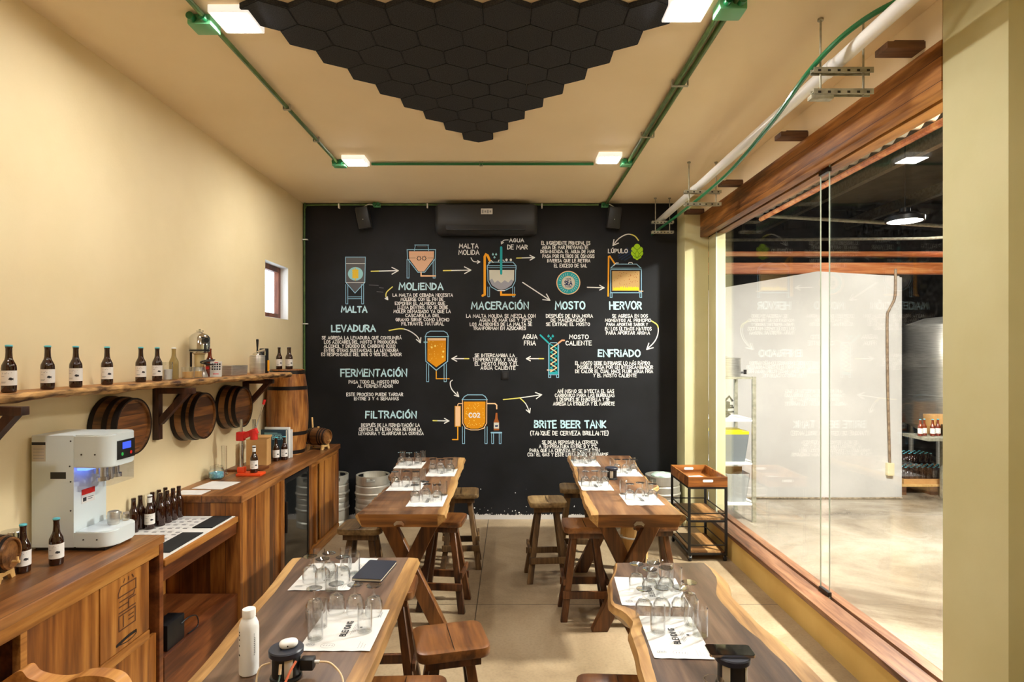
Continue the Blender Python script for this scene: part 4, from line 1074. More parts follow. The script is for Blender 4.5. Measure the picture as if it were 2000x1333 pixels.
# chair whose curved back shows at the lower left corner
t = thing('wooden_chair', 'wooden chair with scooped top rail cut off at bottom left', 'chair', (-1.56, 2.06, -0.0))
bb = BM(); box(bb, (-0.2,-0.42,0.43), (0.2,-0.02,0.47), bev=0.012); obj('seat', bb, M['stool_red_seat'], t)
for x in (-0.175, 0.175):
    bb = BM(); box(bb, (x-0.02,-0.4,0), (x+0.02,-0.36,0.43), bev=0.004); obj('leg', bb, M['stool_red'], t)
    bb = BM(); beam(bb, (x,-0.0,0), (x,0.0,0.78), 0.04, 0.035, 0, 0.004, up=(0,1,0)); obj('leg', bb, M['stool_red'], t)
bb = BM()
top = spline([(-0.24,0.84),(-0.225,0.895),(-0.18,0.935),(-0.14,0.955),(-0.115,0.925),(-0.06,0.905),(0.0,0.905),(0.05,0.925),(0.12,0.935),(0.2,0.93),(0.24,0.89),(0.25,0.84)], 5)
poly = [(x_, z_-0.058) for x_, z_ in top] + [(0.2,0.76),(-0.2,0.76)]
Mr = Matrix(((1,0,0,0),(0,0,1,-0.0),(0,1,0,0),(0,0,0,1)))
b2 = BM(); prism(b2, poly, 0.055, Mr); join(bb, b2)
for v in bb.verts: v.co.y += 0.02 - 0.9*v.co.x*v.co.x
obj('top_rail', bb, M['teak_rail'], t)

# ================================================================ LEFT COUNTER RUN
# --- far counter with the glass door fridge
t = thing('teak_counter', 'long teak counter along the left wall, reaching the blackboard', 'counter', (-1.94, 4.27, 0))
def q_(bb, x0, y0, z0, x1, y1, z1, mat=0, bev=0.0): box(bb, (x0+1.94, y0-4.27, z0), (x1+1.94, y1-4.27, z1), mat, bev)
bb = BM(); q_(bb, -2.495, 4.265, 0.925, -1.925, 6.72, 0.974, 0, 0.005); obj('worktop', bb, M['teak_top'], t)
bb = BM(); q_(bb, -2.495, 4.27, 0.0, -1.942, 4.31, 0.924, 0, 0.003); obj('end_panel', bb, M['teak_x'], t)
bb = BM(); q_(bb, -2.495, 6.67, 0.0, -1.942, 6.71, 0.924, 0, 0.003); obj('end_panel', bb, M['teak_x'], t)
bb = BM(); q_(bb, -1.965, 4.312, 0.10, -1.943, 4.86, 0.924, 0, 0.002); obj('front_panel', bb, M['teak'], t)
bb = BM(); q_(bb, -1.972, 4.862, 0.10, -1.955, 5.02, 0.924); obj('recessed_panel', bb, M['teak'], t)
bb = BM(); q_(bb, -1.965, 5.02, 0.10, -1.94, 5.10, 0.924, 0, 0.003); obj('stile', bb, M['teak_panel'], t)
bb = BM(); q_(bb, -1.965, 5.73, 0.0955, -1.94, 5.799, 0.924, 0, 0.003); obj('stile', bb, M['teak_panel'], t)
bb = BM(); q_(bb, -1.985, 5.80, 0.10, -1.962, 5.93, 0.88); obj('recessed_panel', bb, M['teak'], t)
bb = BM(); q_(bb, -1.965, 5.931, 0.10, -1.943, 5.985, 0.88, 0, 0.003); obj('stile', bb, M['teak_panel'], t)
bb = BM(); q_(bb, -1.965, 6.07, 0.10, -1.943, 6.668, 0.88, 0, 0.003); d_ = obj('sliding_door', bb, M['teak'], t)
bb = BM(); q_(bb, -2.02, 5.985, 0.10, -1.995, 6.07, 0.88); obj('door_recess', bb, M['teak_dark'], t)
bb = BM(); q_(bb, -1.965, 5.80, 0.881, -1.941, 6.668, 0.924, 0, 0.002); obj('rail', bb, M['teak_rail'], t)
bb = BM(); q_(bb, -1.965, 5.73, 0.0, -1.925, 6.669, 0.095, 0, 0.006); obj('plinth', bb, M['teak_rail'], t)
bb = BM(); q_(bb, -1.985, 4.312, 0.0, -1.95, 5.10, 0.0995); obj('plinth', bb, M['teak_rail'], t)
bb = BM(); q_(bb, -2.49, 4.312, 0.10, -2.0, 5.09, 0.90); obj('carcass', bb, M['teak_dark'], t)
bb = BM(); q_(bb, -2.49, 5.80, 0.10, -2.03, 6.66, 0.90); obj('carcass', bb, M['teak_dark'], t)
t = thing('fridge', 'black glass door fridge built into the teak counter', 'fridge', (-1.95, 5.41, 0))
bb = BM(); box(bb, (-0.5,-0.30,0.02), (-0.045,0.31,0.91)); obj('fridge_body', bb, M['black'], t)
bb = BM()
for lo, hi in (((-0.04,-0.305,0.05),(0.008,-0.27,0.91)),((-0.04,0.28,0.05),(0.008,0.315,0.91)),((-0.04,-0.27,0.05),(0.008,0.28,0.09)),((-0.04,-0.27,0.87),(0.008,0.28,0.91))): box(bb, lo, hi, bev=0.002)
d_ = obj('door_frame', bb, M['black'], t)
bb = BM(); box(bb, (-0.03,-0.269,0.091), (0.003,0.279,0.869)); obj('door_glass', bb, plain('dark mirror glass', lin(70,72,72), 0.04, 0.85), d_)
bb = BM(); box(bb, (0.009,-0.298,0.45), (0.03,-0.285,0.72), bev=0.004); obj('handle', bb, M['black'], d_)
bb = BM(); box(bb, (-0.4,-0.29,0), (-0.05,0.29,0.0195)); obj('foot', bb, M['black'], t)

# --- low desk between the two counters
t = thing('low_desk', 'low teak desk with paper covered top between the two counters', 'desk', (-1.955, 3.37, 0))
def q2(bb, x0, y0, z0, x1, y1, z1, mat=0, bev=0.0): box(bb, (x0+1.955, y0-3.37, z0), (x1+1.955, y1-3.37, z1), mat, bev)
bb = BM(); q2(bb, -2.495, 3.365, 0.79, -1.955, 4.266, 0.828, 0, 0.004); obj('desk_top', bb, M['teak_rail'], t)
bb = BM(); q2(bb, -1.995, 3.365, 0.705, -1.968, 4.266, 0.7895, 0, 0.003); obj('apron', bb, M['teak_dark'], t)
bb = BM(); q2(bb, -2.49, 3.365, 0.0, -1.96, 4.266, 0.275, 0, 0.004); obj('base_box', bb, M['teak_dark'], t)
bb = BM(); q2(bb, -2.495, 3.365, 0.276, -2.475, 4.266, 0.7895); obj('back_panel', bb, M['teak'], t)
t = thing('adapter_box', 'small black power box with a cable on the desk base', 'power box', (-2.03, 3.52, 0.2755))
bb = BM(); box(bb, (-0.05,-0.09,0), (0.05,0.09,0.15), bev=0.006); obj('case', bb, M['black'], t)
bb = BM(); tube(bb, spline([(0.05,0.05,0.1),(0.062,0.12,0.11),(0.065,0.2,0.08),(0.06,0.22,0.01),(0.055,0.12,0.006)], 8), 0.004, 6); obj('cable', bb, M['black'], t)

# --- near cabinet with the filling machine on it
t = thing('teak_cabinet', 'near teak cabinet under the white machine, with carved flap', 'cabinet', (-1.97, 3.36, 0))
def q3(bb, x0, y0, z0, x1, y1, z1, mat=0, bev=0.0): box(bb, (x0+1.97, y0-3.36, z0), (x1+1.97, y1-3.36, z1), mat, bev)
bb = BM(); q3(bb, -2.495, 0.9, 0.932, -1.955, 3.36, 0.974, 0, 0.005); obj('worktop', bb, M['teak_top'], t)
bb = BM(); q3(bb, -1.99, 0.9, 0.872, -1.963, 3.32, 0.9315, 0, 0.003); obj('rail', bb, M['teak_rail'], t)
bb = BM(); q3(bb, -2.495, 3.322, 0.0, -1.962, 3.36, 0.9315, 0, 0.003); obj('end_panel', bb, M['teak_dark'], t)
bb = BM(); q3(bb, -2.10, 3.238, 0.10, -2.07, 3.32, 0.8715); obj('corner_recess', bb, M['teak_dark'], t)
bb = BM(); q3(bb, -2.0, 2.42, 0.0, -1.972, 2.848, 0.8715, 0, 0.002); obj('front_panel', bb, M['teak_panel'], t)
bb = BM(); q3(bb, -2.0, 2.852, 0.50, -1.968, 3.235, 0.868, 0, 0.003); fl_ = obj('carved_flap', bb, M['teak_panel'], t)
bb = BM(); q3(bb, -2.0, 2.852, 0.445, -1.964, 3.235, 0.496, 0, 0.003); obj('middle_rail', bb, M['teak_rail'], t)
bb = BM(); q3(bb, -2.0, 2.855, 0.02, -1.976, 3.315, 0.442, 0, 0.003); obj('lower_door', bb, M['teak_panel'], t)
bb = BM(); q3(bb, -2.0, 2.385, 0.0, -1.966, 2.419, 0.8715, 0, 0.003); obj('stile', bb, M['teak_rail'], t)
bb = BM(); q3(bb, -2.49, 0.9, 0.0, -2.46, 3.32, 0.9315); q3(bb, -2.459, 0.9, 0.0, -2.0, 0.94, 0.9315); q3(bb, -2.459, 2.43, 0.0, -2.01, 2.46, 0.9315); q3(bb, -2.459, 0.94, 0.02, -2.0, 2.42, 0.06); obj('carcass', bb, M['teak_dark'], t)
# carved emblem: outlines cut into the flap, read from below upwards
bb = BM()
tc_ = lambda y, z: Vector((-1.9665+1.97, y-3.36, z))
for pts in (((2.985,0.60),(3.115,0.60),(3.115,0.675),(2.985,0.675),(2.985,0.60)),((3.02,0.61),(3.02,0.665)),((3.06,0.63),(3.10,0.63)),((3.06,0.65),(3.10,0.65)),
            ((2.985,0.69),(3.115,0.69)),((2.985,0.72),(3.06,0.72)),((3.06,0.69),(3.06,0.735),(3.115,0.735)),((2.99,0.745),(3.10,0.745),(3.11,0.76)),
            ((2.98,0.79),(2.98,0.77),(3.12,0.77),(3.12,0.82),(3.0,0.82),(2.98,0.79)),((3.02,0.835),(3.03,0.85)),((3.06,0.835),(3.06,0.85)),((3.10,0.835),(3.09,0.85))):
    stroke2d(bb, pts, 0.007, tc_, 0)
obj('carved_emblem', bb, M['carved'], fl_)
bb = BM(); stroke2d(bb, spline([(2.97,0.535),(3.05,0.545),(3.12,0.545)],6), 0.016, tc_, 0); stroke2d(bb, spline([(2.99,0.53),(3.06,0.52),(3.12,0.53),(3.12,0.545)],6), 0.005, tc_, 0); obj('hand_slot', bb, M['black'], fl_)
t = thing('black_bag', 'crumpled black plastic bag inside the open cabinet bay', 'bag', (-2.22, 2.05, 0.0605))
bb = BM(); random.seed(3)
bmesh.ops.create_icosphere(bb, subdivisions=3, radius=1)
for v in bb.verts:
    k = 1 + 0.18*math.sin(v.co.x*9+v.co.z*5)*math.sin(v.co.y*8+1) + 0.08*random.random()
    v.co = Vector((max(-0.9,min(0.9,v.co.x*k))*0.2, v.co.y*0.3*k, max(0.0, (v.co.z*k*0.36)+0.32)))
obj('bag_body', bb, plain('shiny black plastic bag', lin(26,27,30), 0.25), t)

# --- filling machine
t = thing('canning_machine', 'white benchtop can seaming machine with blue display on the near cabinet', 'machine', (-2.28, 3.20, 0.974))
bb = BM(); box(bb, (-0.2,-0.125,0.018), (0.02,0.125,0.60), bev=0.006); obj('column', bb, M['machine'], t)
def nose(x0, x1, z0, z1, r):
    p_ = [(x0,-0.125),(x0,0.125)] + [(x1-r+r*math.cos(R(a)), 0.125-r+r*math.sin(R(a))) for a in range(90,-1,-15)] + [(x1-r+r*math.cos(R(a)), -0.125+r+r*math.sin(R(a))) for a in range(0,-91,-15)]
    b3 = BM(); prism(b3, p_, z1-z0, Matrix.Translation((0,0,z0)))
    bmesh.ops.bevel(b3, geom=[e for e in b3.edges if abs(e.verts[0].co.z-e.verts[1].co.z) < 1e-5], offset=0.005, segments=2, affect='EDGES')
    return b3
obj('head', nose(0.021, 0.20, 0.43, 0.60, 0.06), M['machine'], t)
obj('base', nose(0.021, 0.21, 0.018, 0.10, 0.07), M['machine'], t)
bb = BM(); box(bb, (-0.185,-0.108,0.0), (0.17,0.108,0.0178)); obj('underside', bb, M['black'], t)
bb = BM()
hood = [(0.022,-0.122),(0.022,0.122),(0.175,0.122),(0.194,0.09),(0.194,-0.09),(0.175,-0.122)]
for a, c in zip(hood, hood[1:]+hood[:1]):
    if a[0] < 0.03 and c[0] < 0.03: continue
    face(bb, [bb.verts.new((a[0],a[1],0.335)), bb.verts.new((c[0],c[1],0.335)), bb.verts.new((c[0],c[1],0.429)), bb.verts.new((a[0],a[1],0.429))])
obj('hood', bb, M['acrylic'], t)
for y in (-0.05, 0.05):
    bb = BM(); cyl(bb, (0.12,y,0.3725), (0.12,y,0.429), 0.018, 14); cyl(bb, (0.12,y,0.352), (0.12,y,0.372), 0.03, 16); obj('seaming_roller', bb, M['chrome'], t)
bb = BM(); cyl(bb, (0.12,0,0.35), (0.12,0,0.429), 0.019, 18); obj('seaming_chuck', bb, M['chrome'], t)
bb = BM(); cyl(bb, (0.06,0,0.38), (0.06,0,0.414), 0.02, 14); obj('seaming_roller', bb, M['chrome'], t)
bb = BM(); box(bb, (0.03,-0.115,0.415), (0.08,0.0,0.428)); obj('blue_lamp', bb, M['bluelight'], t)
bb = BM(); box(bb, (0.2005,-0.06,0.46), (0.204,0.085,0.56), bev=0.001); sc_ = obj('control_panel', bb, M['black'], t)
bb = BM(); box(bb, (0.2041,-0.02,0.512), (0.2048,0.05,0.548)); obj('display', bb, M['bluescreen'], sc_)
bb = BM(); cyl(bb, (0.2041,-0.022,0.486), (0.2055,-0.022,0.486), 0.009, 12); obj('green_button', bb, M['greendot'], sc_)
bb = BM(); cyl(bb, (0.2041,0.05,0.486), (0.2055,0.05,0.486), 0.009, 12); obj('red_button', bb, M['red'], sc_)
bb = BM(); box(bb, (-0.10,-0.1265,0.375), (-0.02,-0.1251,0.41)); obj('vent', bb, M['black'], t)
bb = BM(); box(bb, (-0.196,-0.1262,0.465), (-0.125,-0.1251,0.565)); box(bb, (-0.196,-0.1266,0.55), (-0.125,-0.1263,0.565), 1)
for k in range(4): box(bb, (-0.188,-0.1266,0.48+k*0.016), (-0.133,-0.1263,0.4825+k*0.016), 2)
obj('rating_label', bb, [plain('tan label', lin(196,186,168), 0.6), M['ink'], M['grey_ink']], t)
bb = BM(); box(bb, (0.0203,-0.07,0.23), (0.0212,0.03,0.305)); box(bb, (0.0213,-0.07,0.275), (0.0218,0.03,0.305), 1)
box(bb, (0.0213,-0.06,0.24), (0.0218,-0.035,0.26), 2); box(bb, (0.0213,-0.025,0.255), (0.0218,0.02,0.258), 2); box(bb, (0.0213,-0.025,0.245), (0.0218,0.01,0.248), 2)
obj('warning_label', bb, [M['paper'], M['red'], M['ink']], t)
for x, z in ((0.005,0.57),(0.005,0.36),(0.005,0.21),(0.06,0.50),(0.13,0.50),(0.07,0.06),(0.14,0.06),(0.0,0.44)):
    bb = BM(); cyl(bb, (x,-0.1252,z), (x,-0.1275,z), 0.004, 8); obj('screw', bb, M['ink'], t)
t = thing('metal_can', 'bright metal can standing on the machine base', 'can', (-2.15, 3.22, 1.0745))
bb = BM(); lathe(bb, [(0,0),(0.026,0),(0.029,0.008),(0.029,0.062),(0.026,0.07),(0.023,0.068),(0,0.066)], 24); obj('can_body', bb, M['steel'], t)
for i, (x, y) in enumerate(((-2.13,3.292),(-2.175,3.298),(-2.215,3.292))):
    t = thing('small_jar', ['small clear jar behind the metal can, rightmost of three','small clear jar behind the metal can, middle of three','small clear jar behind the metal can, leftmost of three'][i], 'jar', (x, y, 1.0745), 0, 'small jars on the machine')
    bb = BM(); lathe(bb, [(0,0),(0.017,0),(0.019,0.01),(0.019,0.03),(0.014,0.036),(0.0135,0.03),(0.016,0.004),(0,0.003)], 18); obj('jar_body', bb, M['glass'], t)
    bb = BM(); lathe(bb, [(0.0145,0.0365),(0.0155,0.0365),(0.0155,0.045),(0,0.046)], 18); obj('jar_lid', bb, M['steel'], t)

# ================================================================ BOTTLES
BP = [(0,0.003),(0.022,0),(0.0285,0.002),(0.0302,0.008),(0.0305,0.03),(0.0305,0.115),(0.029,0.128),(0.023,0.142),(0.017,0.155),(0.0145,0.168),(0.0132,0.19),(0.0132,0.209),(0.0142,0.211),(0.0142,0.217),(0.0125,0.219),(0.0125,0.2225),(0,0.2228)]
def bottle(label, x, y, z, glass='amber', cap='teal', paper=True, group=None, rz=0.0, neck=False, face_a=-60):
    t = thing('beer_bottle', label, 'bottle', (x, y, z), rz, group)
    bb = BM(); lathe(bb, BP, 24); obj('bottle_glass', bb, M[glass], t)
    if cap:
        bb = BM(); lathe(bb, [(0.0128,0.2195),(0.0155,0.2178),(0.0156,0.2212),(0.0146,0.2245),(0.011,0.2262),(0,0.2265)], 18); obj('crown_cap', bb, M[cap], t)
    if paper:
        bb = BM()
        lathe(bb, [(0.0311,0.034),(0.0311,0.104)], 28, None, 0, None, R(face_a-165), R(face_a+165))
        # dark fish-like mark and faint lettering bars on the label
        def lp(a, h): return Vector((0.0316*math.cos(R(face_a+a)), 0.0316*math.sin(R(face_a+a)), h))
        for base in (22, 200-55):
            top_ = [(base-16,0.064),(base-8,0.071),(base+4,0.071),(base+14,0.067),(base+20,0.07)]
            bot_ = [(base-16,0.062),(base-8,0.06),(base+4,0.058),(base+14,0.061),(base+20,0.057)]
            for (a,b_),(c,d),(e,f),(g,h) in zip(top_, top_[1:], bot_, bot_[1:]): face(bb, [bb.verts.new(lp(a,b_)), bb.verts.new(lp(c,d)), bb.verts.new(lp(g,h)), bb.verts.new(lp(e,f))], 1)
        for hh, a0, a1 in ((0.093,-40,30),(0.088,-40,10),(0.05,-48,-8),(0.045,-48,-14),(0.075,-48,-22)):
            face(bb, [bb.verts.new(lp(a0,hh)), bb.verts.new(lp((a0+a1)/2,hh)), bb.verts.new(lp((a0+a1)/2,hh+0.0022)), bb.verts.new(lp(a0,hh+0.0022))], 2)
            face(bb, [bb.verts.new(lp((a0+a1)/2,hh)), bb.verts.new(lp(a1,hh)), bb.verts.new(lp(a1,hh+0.0022)), bb.verts.new(lp((a0+a1)/2,hh+0.0022))], 2)
        obj('paper_label', bb, [M['label'], M['ink'], M['grey_ink']], t)
    if neck:
        bb = BM(); lathe(bb, [(0.0142,0.175),(0.0152,0.209)], 18); obj('neck_band', bb, M['capwhite'], t)
    return t
XS = -2.38
ZS = 1.813
gp = 'labelled bottles on the wall shelf'
B0 = bottle('labelled brown bottle at the extreme left of the wall shelf', XS, 2.82, ZS, group=gp)
for x, lab in ((93,'labelled brown bottle on the wall shelf, second from the left'),(148,'labelled brown bottle on the wall shelf, third from the left'),(209,'labelled brown bottle on the wall shelf, fourth from the left'),
               (275,'labelled brown bottle on the wall shelf, fifth from the left'),(307,'labelled brown bottle on the wall shelf beside the small glass cup')):
    dup(B0, (XS, XS*F/(x-VX), ZS), R((x*7)%23-11), lab)
bottle('clear bottle with olive drink on the wall shelf, no label', XS, 4.20, ZS, 'olive', 'capwhite', False)
bottle('unlabelled red brown bottle behind the menu card on the wall shelf', -2.40, 4.74, ZS, 'amber_light', None, False)
bottle('labelled bottle standing on the tall barrel, left one', -2.385, 6.12, 1.833, cap='foil', group='bottles on the tall barrel')
bottle('labelled bottle standing on the tall barrel, right one', -2.27, 6.10, 1.833, cap='foil', group='bottles on the tall barrel')
bottle('labelled bottle standing on the tall barrel, right at the back', -2.315, 6.19, 1.833, cap='foil', group='bottles on the tall barrel')
# wall shelf
t = thing('wall_shelf', 'long live edge wooden shelf on dark brackets along the left wall', 'shelf', (XL, 2.4, ZS))
bb = BM(); secs = []; ye = 5.83
for i in range(90):
    y = 2.1 + (ye-2.1)*i/89
    tab = [(2.0,-2.33),(2.7,-2.31),(3.4,-2.295),(4.0,-2.27),(4.6,-2.22),(5.2,-2.14),(5.6,-2.13),(5.83,-2.15)]
    for (a, p_), (c, q_v) in zip(tab, tab[1:]):
        if a <= y <= c: xf = p_ + (q_v-p_)*(y-a)/(c-a)
    e = 0.008*noise1(y*2.2, 2.0)
    zz = -0.045 - 0.008*noise1(y*1.1, 5)
    pts = [(XL+0.001,-0.001),(xf+e-0.012,-0.001),(xf+e,-0.008),(xf+e+0.004+0.006*noise1(y*4,1),-0.022),(xf+e-0.006+0.006*noise1(y*5,3),zz+0.008),(xf+e-0.03,zz),(XL+0.001,-0.045)]
    secs.append([bb.verts.new((px-XL, y-2.4, pz)) for px, pz in pts])
for A, B in zip(secs, secs[1:]):
    for k in range(7): face(bb, [A[k], B[k], B[(k+1)%7], A[(k+1)%7]], 1 if k in (1,2,3,4) else 0)
face(bb, secs[0]); face(bb, secs[-1][::-1])
obj('shelf_board', bb, [M['shelf'], M['bark']], t)
for y in (2.72, 4.17, 5.56):
    bb = BM(); r_ = 0.36
    box(bb, (0.001, y-2.4-0.025, -0.42), (0.045, y-2.4+0.025, -0.058), bev=0.003)
    box(bb, (0.046, y-2.4-0.025, -0.098), (0.28, y-2.4+0.025, -0.058), bev=0.003)
    beam(bb, (0.04, y-2.4, -0.30), (0.235, y-2.4, -0.085), 0.042, 0.045, up=(0,1,0))
    obj('shelf_bracket', bb, M['bracket'], t)

# things on the wall shelf
def cup(name, label, x, y, z, r, h, mat='glass', taper=0.9, cat='glass', wall=0.0022, group=None, liquid=None):
    t = thing(name, label, cat, (x, y, z), 0, group)
    bb = BM(); lathe(bb, [(0,0),(r*taper,0),(r,h),(r-wall,h),(r*taper-wall,0.006),(0,0.006)], 24); obj('glass_body', bb, M[mat], t)
    if liquid:
        bb = BM(); lathe(bb, [(0,0.0065),(r*taper-wall-0.0006,0.0065),(r*(taper+(1-taper)*0.6)-wall-0.0006,h*0.6),(0,h*0.6)], 20); obj('contents', bb, M[liquid], t)
    return t
cup('small_tumbler', 'small clear cup with pale crumbs on the wall shelf', -2.36, 4.09, ZS, 0.033, 0.125, liquid='paper')
for i, (y, lab) in enumerate(((4.34,'short clear tumbler with pale grain, nearest of the shelf pair'),(4.46,'short clear tumbler with pale grain, farther of the shelf pair'))):
    cup('grain_glass', lab, -2.355, y, ZS, 0.045, 0.085, group='grain tumblers on the shelf', liquid='lightwood')
t = thing('juice_press', 'shiny upright metal grinder with a black cable on the wall shelf', 'kitchen appliance', (-2.40, 4.585, ZS))
bb = BM(); lathe(bb, [(0,0),(0.06,0),(0.06,0.01),(0.045,0.05),(0.033,0.08),(0,0.08)], 28); obj('base', bb, M['steel'], t)
bb = BM(); lathe(bb, [(0,0.081),(0.034,0.081),(0.036,0.175),(0.05,0.185),(0,0.186)], 24); obj('neck', bb, plain('beige neck', lin(196,178,130), 0.5), t)
bb = BM(); lathe(bb, [(0,0.187),(0.058,0.187),(0.07,0.195),(0.07,0.215),(0.074,0.217),(0.074,0.305),(0.06,0.325),(0.03,0.345),(0.012,0.35),(0,0.35)], 32); obj('motor_housing', bb, M['chrome'], t)
bb = BM(); lathe(bb, [(0.0712,0.2),(0.0722,0.2),(0.0722,0.213),(0.0712,0.213)], 32); obj('dark_band', bb, M['black'], t)
bb = BM(); cyl(bb, (0,0,0.35), (0.0,0,0.372), 0.008, 10); box(bb, (-0.02,-0.012,0.352), (0.03,0.0,0.36)); obj('top_lever', bb, M['chrome'], t)
bb = BM(); cyl(bb, (0.06,-0.045,0.285), (0.085,-0.06,0.285), 0.02, 16); obj('knob', bb, M['black'], t)
bb = BM(); cyl(bb, (-0.045,-0.04,0.02), (-0.045,-0.04,0.195), 0.008, 10); obj('guide_rod', bb, M['hoop'], t)
bb = BM(); pts = []
for k in range(46): a = k*0.62; pts.append((0.075+0.05*math.cos(a)*0.5+0.02*math.sin(k*.4), -0.02+0.055*math.sin(a), 0.115+0.02*math.sin(a*0.5+1)))
tube(bb, spline(pts, 3), 0.005, 6); obj('cable', bb, M['black'], t)
bb = BM(); box(bb, (0.055,-0.02,0.06), (0.075,0.0,0.085), bev=0.004); obj('red_switch', bb, M['red'], t)
t = thing('menu_card', 'small white printed card leaning on the wall shelf', 'card', (-2.315, 4.665, ZS), R(20))
bb = BM(); Mc = Matrix.Rotation(R(-14), 4, 'X'); box(bb, (-0.042,-0.001,0.0), (0.042,0.001,0.125), 0, 0, Mc)
for k in range(3):
    for j in range(4): box(bb, (-0.031+j*0.017,-0.0018,0.055+k*0.02), (-0.019+j*0.017,-0.0011,0.068+k*0.02), 1, 0, Mc)
box(bb, (-0.02,-0.0018,0.02), (0.02,-0.0011,0.026), 2, 0, Mc); box(bb, (-0.012,-0.0018,0.112), (0.014,-0.0011,0.117), 2, 0, Mc)
obj('card_sheet', bb, [M['paper'], M['ink'], M['red']], t)
t = thing('metal_tray', 'small rectangular metal tin on the wall shelf', 'tin', (-2.36, 5.06, ZS))
bb = BM(); b3 = BM()
p_ = rrect(-0.06,-0.15,0.06,0.15,0.012,4); n = len(p_)
lo = [b3.verts.new((x*0.94,y*0.97,0.001)) for x, y in p_]; hi = [b3.verts.new((x,y,0.08)) for x, y in p_]; hi2 = [b3.verts.new((x*0.95,y*0.975,0.08)) for x, y in p_]; lo2 = [b3.verts.new((x*0.9,y*0.95,0.004)) for x, y in p_]
for A, B in ((lo,hi),(hi,hi2),(hi2,lo2)):
    for k in range(n): face(b3, [A[k], A[(k+1)%n], B[(k+1)%n], B[k]])
face(b3, lo[::-1]); face(b3, lo2); join(bb, b3); obj('tin_body', bb, M['steel'], t)
t = thing('beer_dispenser', 'small steel keg dispenser with black tap handle on the shelf end', 'beer dispenser', (-2.31, 5.42, ZS))
bb = BM(); lathe(bb, [(0,0),(0.064,0),(0.066,0.006),(0.066,0.155),(0.062,0.166),(0.05,0.168),(0,0.168)], 32); obj('keg_body', bb, M['steel'], t)
bb = BM(); lathe(bb, [(0,0.169),(0.042,0.169),(0.04,0.182),(0.02,0.196),(0,0.197)], 24); cyl(bb, (0.0,0.0,0.195), (0.075,0.0,0.215), 0.013, 12); cyl(bb, (0.07,0,0.215), (0.07,0,0.165), 0.007, 10); obj('tap_head', bb, M['chrome'], t)
bb = BM(); lathe(bb, [(0,0.198),(0.009,0.198),(0.007,0.225),(0.012,0.31),(0,0.315)], 14); obj('tap_handle', bb, M['black'], t)
bb = BM(); box(bb, (-0.015,0.075,0.0), (0.055,0.12,0.23), bev=0.006); obj('gas_holder', bb, M['black'], t)
bb = BM(); cyl(bb, (0.057,0.098,0.02), (0.057,0.098,0.12), 0.012, 12); obj('gas_cartridge', bb, M['p_orange'], t)

# ================================================================ BARRELS
def wall_barrel(label, y, z, R0, depth, first=None):
    if first: return dup(first, (XL, y, z), None, label, None, None)
    t = thing('half_barrel', label, 'barrel', (XL, y, z), 0, 'half barrels on the wall')
    Mx = Matrix(((0,0,1,0),(1,0,0,0),(0,1,0,0),(0,0,0,1)))
    bb = BM(); lathe(bb, [(0,0.001),(R0*1.07,0.001),(R0*1.08,0.03),(R0*1.05,depth*0.6),(R0,depth),(R0-0.014,depth),(R0-0.014,depth-0.02)], 40, Mx); obj('staves', bb, M['barrel_x'], t)
    bb = BM(); lathe(bb, [(0,depth-0.022),(R0-0.0145,depth-0.022),(R0-0.0145,depth-0.014),(0,depth-0.014)], 40, Mx); obj('barrel_head', bb, M['barrel_head'], t)
    for a, c, ra in ((0.004,0.032,1.088),(depth*0.5,depth*0.68,1.062)):
        bb = BM(); lathe(bb, [(R0*ra-0.006,a),(R0*ra+0.003,a),(R0*(ra-0.01)+0.003,c),(R0*(ra-0.01)-0.006,c)], 40, Mx); obj('hoop', bb, M['hoop'], t)
    bb = BM(); lathe(bb, [(R0-0.004,depth-0.03),(R0+0.006,depth-0.03),(R0+0.004,depth+0.003),(R0-0.006,depth+0.003)], 40, Mx); obj('hoop', bb, M['hoop'], t)
    return t
hb = wall_barrel('half barrel on the wall behind the white machine', 3.69, 1.545, 0.172, 0.165)
wall_barrel('half barrel on the wall between two shelf brackets', 4.54, 1.522, 0.172, 0.165, hb)
wall_barrel('half barrel on the wall nearest the tall barrel', 5.20, 1.53, 0.172, 0.165, hb)
t = thing('tall_barrel', 'tall wooden barrel standing on the counter in the far left corner', 'barrel', (-2.288, 6.09, 0.974))
def br(z): return 0.163 + 0.042*(1-((z-0.43)/0.43)**2)
bb = BM(); lathe(bb, [(0,0.012),(br(0)-0.014,0.012),(br(0)-0.014,0.0),(br(0),0.0)] + [(br(0.86*k/12), 0.86*k/12) for k in range(1,13)] + [(br(0.86)-0.014,0.86),(br(0.86)-0.014,0.842)], 44); obj('staves', bb, M['barrel'], t)
bb = BM(); lathe(bb, [(0,0.842),(br(0.86)-0.0145,0.842),(br(0.86)-0.0145,0.858),(0,0.858)], 40); obj('barrel_head', bb, M['barrel_head'], t)
for z in (0.012, 0.20, 0.655, 0.815):
    bb = BM(); lathe(bb, [(br(z)-0.004,z),(br(z)+0.0035,z),(br(z+0.036)+0.0035,z+0.036),(br(z+0.036)-0.004,z+0.036)], 44); obj('hoop', bb, M['hoop'], t)
